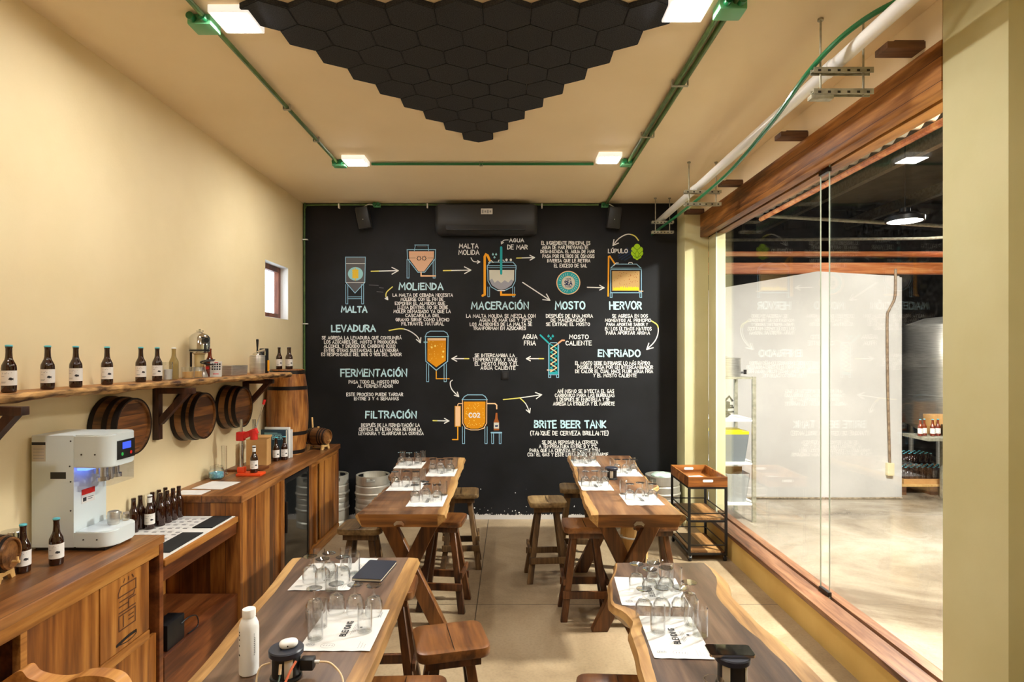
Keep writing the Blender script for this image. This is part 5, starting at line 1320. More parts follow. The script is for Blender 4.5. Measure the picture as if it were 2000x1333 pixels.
def mini_barrel(label, loc, rz, sc=1.0, stick=True):
    t = thing('mini_barrel', label, 'barrel', loc, rz, 'mini barrels on stands'); t.scale = (sc,)*3
    Mx = Matrix(((0,0,1,-0.13),(1,0,0,0),(0,1,0,0.145),(0,0,0,1)))
    rr = lambda u: 0.082 + 0.02*(1-(2*u-1)**2)
    bb = BM(); lathe(bb, [(0,0.012),(rr(0)-0.01,0.012),(rr(0)-0.01,0)] + [(rr(k/10), 0.26*k/10) for k in range(11)] + [(rr(1)-0.01,0.26),(rr(1)-0.01,0.248),(0,0.248)], 32, Mx); obj('staves', bb, M['barrel_x'], t)
    for u in (0.03, 0.16, 0.26, 0.66, 0.77, 0.9):
        bb = BM(); z = 0.26*u; lathe(bb, [(rr(u)-0.003,z),(rr(u)+0.0025,z),(rr(u+0.05)+0.0025,z+0.014),(rr(u+0.05)-0.003,z+0.014)], 32, Mx); obj('hoop', bb, M['hoop'], t)
    for x in (-0.1, 0.085):
        bb = BM(); Ms = Matrix(((0,0,1,x),(1,0,0,0),(0,1,0,0),(0,0,0,1)))
        prism(bb, [(-0.075,0),(-0.045,0),(-0.03,0.03),(0.03,0.03),(0.045,0),(0.075,0),(0.06,0.06),(0.035,0.056),(0.02,0.05),(-0.02,0.05),(-0.035,0.056),(-0.06,0.06)], 0.018, Ms); obj('cradle', bb, M['lightwood'], t)
    bb = BM(); cyl(bb, (-0.08,0,0.012), (0.085,0,0.012), 0.005, 8); obj('cradle_rod', bb, M['lightwood'], t)
    bb = BM(); cyl(bb, (0.13,0,0.1), (0.165,0,0.1), 0.008, 10); cyl(bb, (0.155,0,0.095), (0.155,0,0.125), 0.006, 8); cyl(bb, (0.0,0,0.245), (0,0,0.258), 0.012, 10); obj('spigot', bb, M['lightwood'], t)
    if stick:
        bb = BM(); cyl(bb, (-0.075,0.0,0.235), (-0.085,0.0,0.36), 0.01, 10); obj('dip_stick', bb, M['lightwood'], t)
    return t
mini_barrel('mini wooden barrel on a pale cradle at the far end of counter', (-2.06, 6.36, 0.9745), R(-18), 0.93)
mini_barrel('mini wooden barrel cut by the left picture edge, on near cabinet', (-2.50+0.145, 2.66, 0.9745), R(10), 0.85, False)

# ================================================================ THINGS ON THE COUNTERS
ZC1 = 0.9745
bottle('labelled bottle on the near cabinet beside the shiny shaker', -2.284, 2.785, ZC1, rz=R(5))
bottle('labelled bottle in front of the white machine on near cabinet', -2.206, 2.887, ZC1, rz=R(-8))
t = thing('shaker', 'glass shaker with shiny lid behind the near labelled bottle', 'shaker', (-2.40, 2.86, ZC1))
bb = BM(); lathe(bb, [(0,0),(0.04,0),(0.043,0.01),(0.04,0.115),(0,0.115)], 24); obj('shaker_body', bb, M['foil'], t)
bb = BM(); lathe(bb, [(0.0405,0.1155),(0.046,0.118),(0.046,0.165),(0.042,0.172),(0,0.174)], 24); obj('shaker_lid', bb, M['chrome'], t)
bb = BM(); lathe(bb, [(0.0436,0.001),(0.046,0.001),(0.046,0.012),(0.0436,0.012)], 24); obj('shaker_rim', bb, M['chrome'], t)
# desk cover with pads and the dark bottles
ZD = 0.8285
t = thing('paper_cover', 'white printed paper sheet covering the top of the low desk', 'paper', (-2.2, 3.8, ZD))
bb = BM(); box(bb, (-0.285,-0.43,0.0), (0.225,0.462,0.002)); random.seed(12)
def fan(px0, py0, px1, py1, z, m): face(bb, [bb.verts.new(q) for q in ((px0,py0,z),(px1,py0,z),(px1,py1,z),(px0,py1,z))], m)
for i in range(5):
    for j in range(11):
        x = -0.2 + i*0.052 + 0.01*random.random(); y = -0.38 + j*0.075 + 0.02*random.random()
        fan(x, y, x+0.03, y+0.012, 0.0026, 1); fan(x-0.002, y+0.02, x+0.036, y+0.024, 0.0026, 2); fan(x, y+0.032, x+0.028, y+0.035, 0.0026, 2)
obj('sheet', bb, [M['paper'], M['ink'], M['grey_ink']], t)
for lab, x0, y0, x1, y1 in (('black rubber pad at the far end of the desk',-2.125,3.965,-1.992,4.245),('black rubber pad at the near end of the desk',-2.13,3.48,-1.995,3.86)):
    bb = BM(); box(bb, ((x0-x1)/2,(y0-y1)/2,0), ((x1-x0)/2,(y1-y0)/2,0.006), bev=0.002)
    tag(obj('rubber_pad', bb, M['rubber'], None, ((x0+x1)/2,(y0+y1)/2,ZD+0.0028)), lab, 'pad', 'rubber pads on the desk')
ZB = ZD+0.0027
bottle('only labelled bottle among the dark bottles on the low desk', -2.402, 3.955, ZB, 'amber', 'capwhite', True, neck=True)
g2 = 'dark bottles on the low desk'
db = bottle('unlabelled dark bottle, nearest of the front row on the desk', -2.375, 4.03, ZB, 'amber', None, False, g2)
for i, (x, y, lab) in enumerate(((-2.37,4.10,'unlabelled dark bottle, second of the front row on the desk'),(-2.368,4.168,'unlabelled dark bottle, third of the front row on the desk'),(-2.365,4.235,'unlabelled dark bottle, farthest of the front row on the desk'),
    (-2.462,3.88,'unlabelled dark bottle, leftmost of the back row on the desk'),(-2.465,3.955,'unlabelled dark bottle directly behind the labelled desk bottle'),(-2.442,4.05,'unlabelled dark bottle, third from left of the back desk row'),
    (-2.438,4.118,'unlabelled dark bottle, fourth from left of the back desk row'),(-2.434,4.19,'unlabelled dark bottle, last of the back desk row'))):
    dup(db, (x, y, ZB), None, lab)
# far counter things
def sheet(name, label, cat, x0, y0, x1, y1, z, rz=0.0, mat='paper', th=0.0012, group=None):
    bb = BM(); box(bb, ((x0-x1)/2,(y0-y1)/2,0), ((x1-x0)/2,(y1-y0)/2,th))
    return tag(obj(name, bb, M[mat], None, ((x0+x1)/2,(y0+y1)/2,z), rz), label, cat, group)
sheet('paper_sheet', 'white paper sheet at the near edge of the teak counter', 'paper', -2.45, 4.30, -2.24, 4.44, ZC1, 0, group='papers on the counter')
sheet('paper_sheet', 'larger white paper sheet behind the first, on the teak counter', 'paper', -2.40, 4.48, -2.16, 4.74, ZC1, R(-6), group='papers on the counter')
t = thing('cap_jar', 'round glass jar full of blue bottle caps on the counter', 'jar', (-2.40, 4.85, ZC1))
bb = BM(); lathe(bb, [(0,0),(0.05,0),(0.062,0.015),(0.064,0.06),(0.05,0.085),(0.046,0.088),(0.043,0.085),(0.0595,0.06),(0.058,0.016),(0,0.004)], 28); obj('jar_glass', bb, M['glass'], t)
bb = BM(); lathe(bb, [(0,0.006),(0.045,0.006),(0.056,0.018),(0.057,0.05),(0.03,0.058),(0,0.056)], 24); o = obj('caps', bb, M['bluecaps'], t); o['kind'] = 'stuff'
bb = BM(); lathe(bb, [(0,0.0885),(0.05,0.0885),(0.052,0.095),(0.047,0.105),(0.012,0.108),(0.014,0.118),(0,0.12)], 28); obj('jar_lid', bb, M['glass'], t)
bb = BM(); lathe(bb, [(0.0,0.001),(0.03,0.001),(0.034,0.008),(0.021,0.012),(0.021,0.235),(0.024,0.24),(0.02,0.238),(0.0185,0.014),(0,0.013)], 20)
tag(obj('measuring_cylinder', bb, M['glass'], None, (-2.425,5.03,ZC1)), 'tall clear measuring cylinder behind the cap jar', 'measuring cylinder')
t = thing('wood_block', 'brown wooden board lying behind the orange bottle capper', 'board', (-2.31, 5.22, ZC1))
bb = BM(); box(bb, (-0.15,-0.1,0), (0.15,0.1,0.022), bev=0.003); obj('board', bb, M['teak_dark'], t)
t = thing('bottle_capper', 'orange bench bottle capper with steel posts on the counter', 'bottle capper', (-2.20, 4.99, ZC1))
bb = BM(); box(bb, (-0.085,-0.055,0), (0.12,0.06,0.022), bev=0.006); box(bb, (-0.09,-0.02,0.0225), (-0.03,0.03,0.07), bev=0.006); obj('base', bb, M['orange'], t)
bb = BM(); cyl(bb, (-0.062,0.0,0.071), (-0.062,0.0,0.47), 0.0125, 16); obj('post', bb, M['chrome'], t)
bb = BM(); box(bb, (-0.095,-0.03,0.29), (-0.035,0.03,0.365), bev=0.008); beam(bb, (-0.05,0,0.325), (0.07,0.0,0.375), 0.045, 0.05, 0, 0.006); cyl(bb, (0.045,0,0.30), (0.045,0,0.38), 0.03, 16); cyl(bb, (0.0,-0.033,0.345), (0.0,-0.026,0.345), 0.016, 14); obj('press_head', bb, M['red'], t)
bb = BM(); cyl(bb, (0.045,0,0.3805), (0.045,0,0.47), 0.014, 16); obj('plunger', bb, M['chrome'], t)
bb = BM(); cyl(bb, (0.06,0.0,0.40), (0.115,0.03,0.60), 0.005, 10); lv = obj('lever', bb, M['chrome'], t)
bb = BM(); cyl(bb, (0.112,0.028,0.592), (0.122,0.033,0.632), 0.011, 12); obj('lever_grip', bb, M['red'], lv)
bottle('labelled bottle standing in the orange bottle capper', -2.155, 4.99, ZC1+0.0225, cap='capwhite', neck=True)
t = thing('cardboard_box', 'open brown cardboard carton beside the books on the counter', 'box', (-2.31, 5.45, ZC1), R(4))
bb = BM()
for lo, hi in (((-0.09,-0.06,0),(0.09,0.06,0.003)),((-0.09,-0.06,0.003),(0.09,-0.057,0.24)),((-0.09,0.057,0.003),(0.09,0.06,0.24)),((-0.09,-0.057,0.003),(-0.087,0.057,0.24)),((0.087,-0.057,0.003),(0.09,0.057,0.24))): box(bb, lo, hi)
obj('carton', bb, M['card'], t)
bb = BM(); beam(bb, (0.0,0.0595,0.241), (0.0,0.10,0.262), 0.178, 0.003); obj('flap', bb, M['card'], t)
bottle('labelled bottle left of two, in front of the books on counter', -2.235, 5.66, ZC1)
bottle('labelled bottle right of two, in front of the books on counter', -2.175, 5.71, ZC1)
t = thing('book', 'dark teal book lettered BEER standing on the counter', 'book', (-2.30, 5.78, ZC1), R(-4))
bb = BM(); box(bb, (-0.12,-0.014,0.004), (0.118,0.014,0.276)); obj('pages', bb, M['pages'], t)
bb = BM(); box(bb, (-0.125,-0.018,0), (0.125,-0.0145,0.28), bev=0.001); box(bb, (-0.125,0.0145,0), (0.125,0.018,0.28), bev=0.001); box(bb, (-0.125,-0.0144,0), (-0.1205,0.0144,0.28)); obj('cover', bb, M['bookteal'], t)
bb = BM()
tb = lambda x, z: Vector((x, -0.0186, z))
st, L = glyphs('BEER')
for pp in st: stroke2d(bb, [(-0.01+p[0]/L*0.1, 0.19+p[1]*0.035) for p in pp], 0.007, tb, 0)
for z, x0, x1 in ((0.24,-0.09,0.08),(0.25,-0.09,0.04)): stroke2d(bb, [(x0,z),(x1,z)], 0.006, tb, 0, False)
obj('cover_lettering', bb, M['p_sky'], t)
for i, (y, col, hh) in enumerate(((5.818,'white',0.30),(5.848,'paper',0.275))):
    bb = BM(); box(bb, (-0.125,-0.011,0), (0.125,0.011,hh), bev=0.002)
    tag(obj('book', bb, M[col], None, (-2.285+0.012*i, y+0.004, ZC1), R(-4)), ['tall white book standing behind the teal one','shorter pale book, rearmost of the three on the counter'][i], 'book', 'books on the counter')

# ================================================================ KEGS
def keg(label, x, y, rz=0.0, first=None):
    if first: return dup(first, (x, y, 0), rz, label)
    t = thing('beer_keg', label, 'keg', (x, y, 0), rz, 'steel beer kegs'); r = 0.198
    bb = BM(); lathe(bb, [(0,0.03),(r-0.03,0.03),(r-0.012,0.0),(r-0.002,0.004),(r-0.001,0.06),(r-0.012,0.075),(r-0.002,0.09),(r-0.002,0.19),(r+0.008,0.2),(r+0.008,0.212),(r-0.002,0.222),(r-0.002,0.27),(r-0.006,0.28),(r-0.002,0.29),(r-0.002,0.33),(r-0.006,0.34),(r-0.002,0.35),(r-0.002,0.37),(r+0.008,0.38),(r+0.008,0.392),(r-0.002,0.402),(r-0.002,0.47),(r-0.014,0.485),(r-0.014,0.492)], 48)
    lathe(bb, [(r-0.014,0.492),(0.12,0.515),(0,0.525)], 48); obj('keg_body', bb, M['keg'], t)
    bb = BM(); n = 48
    z0, z1, r0 = 0.492, 0.59, r-0.005
    for k in range(n):
        a0, a1 = 2*PI*k/n, 2*PI*(k+1)/n
        am = math.degrees((a0+a1)/2) % 120
        for rr_, fl_2 in ((r0,0),(r0-0.012,1)):
            segs = [(z0,0.535),(0.575,z1)] if 48 < am < 72 else [(z0,z1)]
            for za, zb in segs:
                face(bb, [bb.verts.new((rr_*math.cos(a),rr_*math.sin(a),z)) for a, z in ((a0,za),(a1,za),(a1,zb),(a0,zb))], 0, True)
        face(bb, [bb.verts.new((q*math.cos(a),q*math.sin(a),z1)) for a, q in ((a0,r0),(a1,r0),(a1,r0-0.012),(a0,r0-0.012))], 0, True)
    obj('chime', bb, M['keg'], t)
    bb = BM(); lathe(bb, [(0.0,0.526),(0.034,0.523),(0.034,0.54),(0.026,0.545),(0,0.54)], 20); obj('valve', bb, M['steel'], t)
    return t
kg = keg('steel keg partly hidden behind the end of the teak counter', -2.09, 6.925)
keg('steel keg against the black wall behind the back left table', -1.605, 6.92, R(95), kg)
k3 = keg('steel keg in the right corner behind the bar cart, holding ice', 1.755, 6.90, R(40), kg)
t = thing('ice_bag', 'pale green wrapped ice in the top of the corner keg', 'ice bag', (1.755, 6.90, 0.5465))
bb = BM(); random.seed(2)
bmesh.ops.create_icosphere(bb, subdivisions=3, radius=0.13)
for v in bb.verts: v.co.z = max(0.0, v.co.z*0.22 + 0.02) + (0.012*random.random() if v.co.z > 0 else 0); 
for v in bb.verts: v.co.z = v.co.z + 0.012 - 0.0
obj('bag', bb, mottled('ice', lin(176,206,186), lin(226,236,230), 30, 0.3), t)

# ================================================================ BAR CART
cx0, cx1, cy0, cy1 = 1.70, 2.075, 5.70, 6.33
t = thing('bar_cart', 'black steel bar cart with wooden shelves beside the low wall', 'bar cart', ((cx0+cx1)/2, (cy0+cy1)/2, 0))
hx, hy = (cx1-cx0)/2, (cy1-cy0)/2
bb = BM()
for sx in (-1,1):
    for sy in (-1,1): box(bb, (sx*(hx-0.011)-0.011, sy*(hy-0.011)-0.011, 0.055), (sx*(hx-0.011)+0.011, sy*(hy-0.011)+0.011, 0.715))
for z in (0.06, 0.375, 0.695):
    for sy in (-1,1): box(bb, (-hx+0.022, sy*(hy-0.011)-0.008, z), (hx-0.022, sy*(hy-0.011)+0.008, z+0.018))
    for sx in (-1,1): box(bb, (sx*(hx-0.011)-0.008, -hy+0.022, z), (sx*(hx-0.011)+0.008, hy-0.022, z+0.018))
for z in (0.15, 0.455):
    for sy in (-1,1): box(bb, (-hx+0.022, sy*(hy-0.011)-0.004, z), (hx-0.022, sy*(hy-0.011)+0.004, z+0.009))
    for sx in (-1,1): box(bb, (sx*(hx-0.011)-0.004, -hy+0.022, z), (sx*(hx-0.011)+0.004, hy-0.022, z+0.009))
obj('cart_frame', bb, M['blackmetal'], t)
for z in (0.0785, 0.3935):
    bb = BM(); box(bb, (-hx+0.024,-hy+0.024,z), (hx-0.024,hy-0.024,z+0.014)); obj('cart_shelf', bb, M['cartshelf'], t)
for sx in (-1,1):
    for sy in (-1,1):
        bb = BM(); cyl(bb, (sx*(hx-0.02)-0.011, sy*(hy-0.02), 0.026), (sx*(hx-0.02)+0.011, sy*(hy-0.02), 0.026), 0.026, 18); box(bb, (sx*(hx-0.02)-0.016, sy*(hy-0.02)-0.012, 0.03), (sx*(hx-0.02)-0.0115, sy*(hy-0.02)+0.012, 0.056), 1); box(bb, (sx*(hx-0.02)+0.0115, sy*(hy-0.02)-0.012, 0.03), (sx*(hx-0.02)+0.016, sy*(hy-0.02)+0.012, 0.056), 1)
        obj('caster', bb, [M['black'], M['chrome']], t)
t = thing('serving_tray', 'deep wooden serving tray resting on top of the bar cart', 'tray', ((cx0+cx1)/2, (cy0+cy1)/2, 0.7155))
bb = BM(); box(bb, (-hx,-hy,0), (hx,hy,0.012)); box(bb, (-hx,-hy,0.012), (-hx+0.014,hy,0.095)); box(bb, (hx-0.014,-hy,0.012), (hx,hy,0.095)); box(bb, (-hx+0.014,-hy,0.012), (hx-0.014,-hy+0.014,0.095)); box(bb, (-hx+0.014,hy-0.014,0.012), (hx-0.014,hy,0.095)); obj('tray_body', bb, M['tray'], t)
for sy in (-1,1):
    bb = BM(); y = sy*hy + (0.0007 if sy > 0 else -0.0007)
    for yy in (sy*(hy-0.0147), y): face(bb, [bb.verts.new((px, yy, 0.058+pz)) for px, pz in rrect(-0.05,-0.013,0.05,0.013,0.012,4)])  # no hole is cut: white faces stand for light showing through
    obj('hand_hole_light', bb, M['white'], t, label='white patch painted for light through the hand hole, short tray end')
sheet('napkin', 'white napkin lying in the wooden serving tray', 'napkin', 1.80, 5.98, 1.98, 6.16, 0.7285, R(12))

# ================================================================ TABLE SETTINGS
ZT = 0.9205
def placemat(label, x0, y0, x1, y1, rz=0.0, turn=0):
    """white paper mat printed with the word BLENDING, two ovals and small print"""
    cx_, cy_ = (x0+x1)/2, (y0+y1)/2
    t = thing('placemat', label, 'placemat', (cx_, cy_, ZT), rz, 'paper tasting mats')
    hx_, hy_ = (x1-x0)/2, (y1-y0)/2
    bb = BM()
    nx, ny = 8, 8
    g = [[bb.verts.new((-hx_+2*hx_*i/nx, -hy_+2*hy_*j/ny, 0.001 + (0.0025*abs(math.sin(i*1.7+x0*9)) if j in (0,) else 0))) for j in range(ny+1)] for i in range(nx+1)]
    for i in range(nx):
        for j in range(ny): face(bb, [g[i][j], g[i+1][j], g[i+1][j+1], g[i][j+1]], 0, True)
    obj('mat_paper', bb, M['paper'], t, normals=False)
    bb = BM(); T3 = lambda x, y: Vector((x, y, 0.0022 + jit()))
    st, L = glyphs('BLENDING')
    # the word runs from the near edge to the far edge, letters lying on their side
    for pp in st: stroke2d(bb, [(0.012 - p[1]*0.022, -0.062 + p[0]/L*0.124) for p in pp], 0.0042, T3, 0)
    for k in range(3): stroke2d(bb, [(0.028+0.006*k, -0.05+0.01*k), (0.028+0.006*k, 0.04)], 0.0016, T3, 1, False)
    for r_, cx2, cy2 in ((0.006,0.055,0.01),):
        f_ = [bb.verts.new(T3(cx2+r_*math.cos(a*PI/5), cy2+r_*math.sin(a*PI/5))) for a in range(10)]; face(bb, f_, 0)
    for cx2, cy2, rx in ((-hx_+0.035,-hy_+0.045,0.016),(-hx_+0.1,-hy_+0.04,0.026)):
        stroke2d(bb, [(cx2+rx*math.cos(a*PI/10), cy2+rx*0.7*math.sin(a*PI/10)) for a in range(21)], 0.0014, T3, 1)
        for k in range(4): stroke2d(bb, [(cx2-rx*0.6+k*rx*0.4, cy2-0.005), (cx2-rx*0.5+k*rx*0.4, cy2+0.006)], 0.0028, T3, 1, False)
    for k in range(3): stroke2d(bb, [(hx_-0.05+0.011*k, -hy_+0.02), (hx_-0.05+0.011*k, -hy_+0.07-0.01*k)], 0.0014, T3, 1, False)
    for k in range(2): stroke2d(bb, [(hx_-0.03+0.008*k, hy_-0.08), (hx_-0.03+0.008*k, hy_-0.02-0.01*k)], 0.0022, T3, 1, False)
    obj('print', bb, [M['ink'], M['grey_ink']], t, normals=False)
    return t
GOB = [(0.0335,0.0),(0.0345,0.004),(0.036,0.03),(0.034,0.055),(0.024,0.072),(0.008,0.079),(0.0045,0.086),(0.0045,0.104),(0.009,0.112),(0.031,0.1175),(0.0315,0.1195),(0,0.1205)]
def make_goblet():
    t = thing('tasting_glass', 'x', 'glass', (0,0,-5))
    bb = BM(); lathe(bb, GOB + [], 24)
    lathe(bb, [(0.0335,0.0),(0.0320,0.0005),(0.0335,0.03),(0.0315,0.054),(0.021,0.069),(0,0.073)], 24)
    obj('glass_body', bb, M['glass'], t); return t
def make_cyl(h=0.108, r=0.0285):
    t = thing('beaker_glass', 'x', 'glass', (0,0,-5))
    bb = BM(); lathe(bb, [(0,0),(r-0.002,0),(r,0.002),(r,h-0.001),(r-0.0008,h),(r-0.0022,h-0.001),(r-0.0022,0.006),(0,0.005)], 24); obj('glass_body', bb, M['glass'], t); return t
gob, cyl_ = make_goblet(), make_cyl()
state = {'g': True, 'c': True}
def put(kind, x, y, label, group):
    p_, key = (gob, 'g') if kind == 'g' else (cyl_, 'c')
    if state[key]:
        state[key] = False; o = p_; o.location = (x, y, ZT+0.003)
    else: o = dup(p_, (x, y, ZT+0.003))
    o['label'] = label; o['group'] = group
    return o
RANK = {1:['only'],2:['left','right'],3:['left','middle','right'],4:['leftmost','second from left','third from left','rightmost'],5:['leftmost','second from left','middle','fourth from left','rightmost']}
def setting(mat_txt, gobs, cyls):
    for kind, lst, nm in (('g',gobs,'upside-down stemmed glass'),('c',cyls,'straight beaker glass')):
        lst = sorted(lst); n = len(lst)
        for i, (x, y) in enumerate(lst):
            put(kind, x, y, '%s %s on %s' % (RANK[n][i], nm, mat_txt), 'tasting glasses on the tables')
mats = [('far mat of left foreground table',-1.015,2.70,-0.735,3.05,0), ('near mat of left foreground table',-0.775,2.15,-0.51,2.50,0),
        ('far mat of right foreground table',0.485,2.53,0.775,2.855,-4), ('near mat of right foreground table',0.515,2.095,0.725,2.435,-3),
        ('far left mat of back left table',-1.10,5.55,-0.84,5.92,0), ('far right mat of back left table',-0.75,5.19,-0.495,5.54,0),
        ('near left mat of back left table',-0.98,4.65,-0.71,5.02,0), ('near right mat of back left table',-0.74,4.17,-0.48,4.53,0),
        ('far left mat of back right table',0.60,5.65,0.855,6.02,0), ('far right mat of back right table',0.915,5.19,1.155,5.56,0),
        ('near left mat of back right table',0.56,4.66,0.81,5.00,0), ('near right mat of back right table',0.825,4.21,1.09,4.56,0)]
for txt, x0, y0, x1, y1, rz in mats:
    placemat('white printed paper mat, the ' + txt, x0, y0, x1, y1, R(rz))
setting('the far mat, left foreground table', [(-0.945,2.80),(-0.87,2.845),(-0.79,2.79),(-0.875,2.765)], [(-0.945,2.93),(-0.82,2.955),(-0.765,2.90),(-0.815,2.70)])
setting('the near mat, left foreground table', [(-0.80,2.42),(-0.725,2.47),(-0.645,2.46),(-0.565,2.45)], [(-0.75,2.335),(-0.735,2.235),(-0.565,2.30)])
setting('the far mat, right foreground table', [(0.57,2.70),(0.615,2.635),(0.65,2.715),(0.69,2.65)], [(0.665,2.79),(0.725,2.76),(0.745,2.69)])
setting('the near mat, right foreground table', [(0.54,2.415),(0.615,2.425),(0.69,2.43),(0.745,2.485)], [(0.565,2.29),(0.71,2.345),(0.72,2.265)])
for txt, x0, y0, x1, y1, rz in mats[4:]:
    w_ = x1-x0; v = (x0*37+y0*13) % 1.0
    gobs = [(x0+w_*(0.17+0.31*k), y0+0.16+0.02*math.sin(k*3+v*20)) for k in range(3)]
    if v > 0.5: gobs.append((x0+w_*0.40, y0+0.25))
    cyls = [(x0+w_*0.12, y0+0.32), (x0+w_*0.88, y0+0.335), (x0+w_*0.70, y0+0.258)]
    setting('the ' + txt.replace(' of ', ', '), gobs, cyls)
cup('beaker_glass', 'straight beaker glass at the bottom edge, in front of the black charging tower', 0.605, 1.775, ZT, 0.029, 0.105, taper=0.98)

# ---- power towers, phone, bottle, notebook
M['sockets'] = plain('pale socket panel', lin(196,186,168), 0.5)
def tower(label, x, y, rz, first=None):
    if first: return dup(first, (x, y, ZT), rz, label)
    t = thing('power_tower', label, 'power strip', (x, y, ZT), rz, 'black socket towers')
    bb = BM(); lathe(bb, [(0,0),(0.05,0),(0.052,0.004),(0.05,0.01),(0.044,0.012),(0.044,0.078),(0,0.078)], 32); obj('tower_body', bb, M['black'], t)
    for a in (-160, -60, 30, 120):
        bb = BM(); lathe(bb, [(0.0442,0.014),(0.0456,0.016),(0.0456,0.072),(0.0442,0.074)], 6, None, 0, None, R(a-17), R(a+17)); obj('socket_panel', bb, M['sockets'], t)
    bb = BM(); lathe(bb, [(0,0.0785),(0.05,0.0785),(0.055,0.081),(0.056,0.096),(0.053,0.1),(0,0.1)], 36); obj('top_disc', bb, M['navy'], t)
    return t
tw = tower('black socket tower with cables on the left foreground table', -0.748, 1.98, 0)
tower('black socket tower under the phone on the right foreground table', 0.72, 1.935, R(25), tw)
tower('small black socket tower far off on the back right table', 0.862, 5.10, R(60), tw)
t = thing('earbud_case', 'white rounded earbud case lying on the left socket tower', 'case', (-0.742, 1.985, ZT+0.1005), R(28))
bb = BM(); ol = rrect(-0.03,-0.0225,0.03,0.0225,0.0215,8); rings = []
for sc, z in ((0.80,0.0),(0.93,0.003),(0.99,0.007),(1.0,0.0105),(0.97,0.015),(0.88,0.0185),(0.70,0.0208),(0.35,0.0218)):
    rings.append([bb.verts.new((x*sc, y*sc, z)) for x, y in ol])
for A, B in zip(rings, rings[1:]):
    for k in range(len(A)): face(bb, [A[k], A[(k+1)%len(A)], B[(k+1)%len(A)], B[k]], 0, True)
face(bb, rings[0][::-1]); face(bb, rings[-1]); obj('case_shell', bb, M['white_gloss'], t)
bb = BM(); cyl(bb, (-0.006,-0.0226,0.0105), (-0.006,-0.0234,0.0105), 0.0025, 8); obj('status_light', bb, M['ink'], t)
t = thing('plug_adapter', 'black charger plugged into the side of left socket tower', 'charger', (-0.702, 1.985, ZT))
bb = BM(); box(bb, (0.001,-0.016,0.025), (0.046,0.02,0.062), bev=0.006); obj('charger_body', bb, M['black'], t)
bb = BM(); cyl(bb, (0.0465,0.002,0.048), (0.062,0.002,0.048), 0.0055, 10); obj('cable_plug', bb, M['white'], t)
def cable(label, pts, mat, r=0.0032): 
    bb = BM(); tube(bb, spline(pts, 8), r, 8); tag(obj('charging_cable', bb, M[mat]), label, 'cable', 'charging cables on the left table')
cable('cream charging cable running right from the black charger', [(-0.639,1.987,ZT+0.048),(-0.60,1.98,ZT+0.046),(-0.555,1.95,ZT+0.02),(-0.535,1.88,ZT+0.004),(-0.54,1.75,ZT+0.0036)], 'cable_cream')
cable('cream charging cable looping at the left side of the tower', [(-0.795,1.965,ZT+0.055),(-0.82,1.95,ZT+0.05),(-0.825,1.93,ZT+0.02),(-0.80,1.88,ZT+0.0036),(-0.76,1.8,ZT+0.0036)], 'cable_cream')
cable('orange cable slanting down the front of the left tower', [(-0.70,1.938,ZT+0.075),(-0.71,1.915,ZT+0.055),(-0.722,1.88,ZT+0.02),(-0.73,1.8,ZT+0.0036)], 'cable_orange', 0.004)
t = thing('cable_end', 'grey green cable with cream plug at the front of left tower', 'cable', (0,0,0))
bb = BM(); cyl(bb, (-0.748,1.932,ZT+0.068), (-0.747,1.922,ZT+0.04), 0.0048, 10); obj('cable_plug', bb, M['cable_cream'], t)
bb = BM(); tube(bb, spline([(-0.747,1.922,ZT+0.04),(-0.747,1.915,ZT+0.025),(-0.75,1.89,ZT+0.006),(-0.755,1.80,ZT+0.0036)], 6), 0.0028, 8); obj('cable_run', bb, M['cable_green'], t)
t = thing('phone', 'black phone lying on the right foreground socket tower', 'phone', (0.715, 1.945, ZT+0.1005), R(-2))
bb = BM(); b3 = BM(); prism(b3, rrect(-0.073,-0.036,0.073,0.036,0.01,5), 0.008); join(bb, b3); obj('phone_body', bb, M['chrome'], t)
bb = BM(); b3 = BM(); prism(b3, rrect(-0.0715,-0.0345,0.0715,0.0345,0.009,5), 0.0008, Matrix.Translation((0,0,0.0081))); join(bb, b3); obj('screen', bb, plain('phone screen', lin(12,13,15), 0.05, coat=1.0), t)
t = thing('water_bottle', 'white aluminium water bottle on the left foreground table', 'bottle', (-0.883, 2.005, ZT))
bb = BM(); lathe(bb, [(0,0.002),(0.026,0),(0.0305,0.004),(0.0315,0.01),(0.0315,0.155),(0.030,0.168),(0.0245,0.182),(0.0205,0.188),(0.0205,0.192),(0,0.192)], 32); obj('bottle_body', bb, M['white'], t)
bb = BM(); lathe(bb, [(0.0215,0.1925),(0.0215,0.215),(0.0205,0.2175),(0,0.218)], 28)
obj('bottle_cap', bb, M['white_gloss'], t)
bb = BM()
def wb(a, h): return Vector((0.0318*math.cos(R(a)), 0.0318*math.sin(R(a)), h))
for a0, z0_, z1_ in ((-38,0.07,0.145),(-33,0.075,0.13)):
    n = 12
    for k in range(n):
        za = z0_ + (z1_-z0_)*k/n
        face(bb, [bb.verts.new(wb(a0,za)), bb.verts.new(wb(a0+4,za)), bb.verts.new(wb(a0+4,za+0.003)), bb.verts.new(wb(a0,za+0.003))])
for za in (0.145,0.135,0.12,0.10): face(bb, [bb.verts.new(wb(-140,za)), bb.verts.new(wb(-128,za)), bb.verts.new(wb(-128,za+0.005)), bb.verts.new(wb(-140,za+0.005))])
face(bb, [bb.verts.new(wb(-142,0.07)), bb.verts.new(wb(-134,0.068)), bb.verts.new(wb(-124,0.071)), bb.verts.new(wb(-130,0.075)), bb.verts.new(wb(-140,0.075))])
obj('bottle_print', bb, M['ink'], t, normals=False)
t = thing('notebook', 'dark navy notebook on the far end of left foreground table', 'notebook', (-0.668, 2.93, ZT), R(-6))
bb = BM(); box(bb, (-0.07,-0.122,0.0025), (0.068,0.122,0.0125)); obj('pages', bb, M['pages'], t)
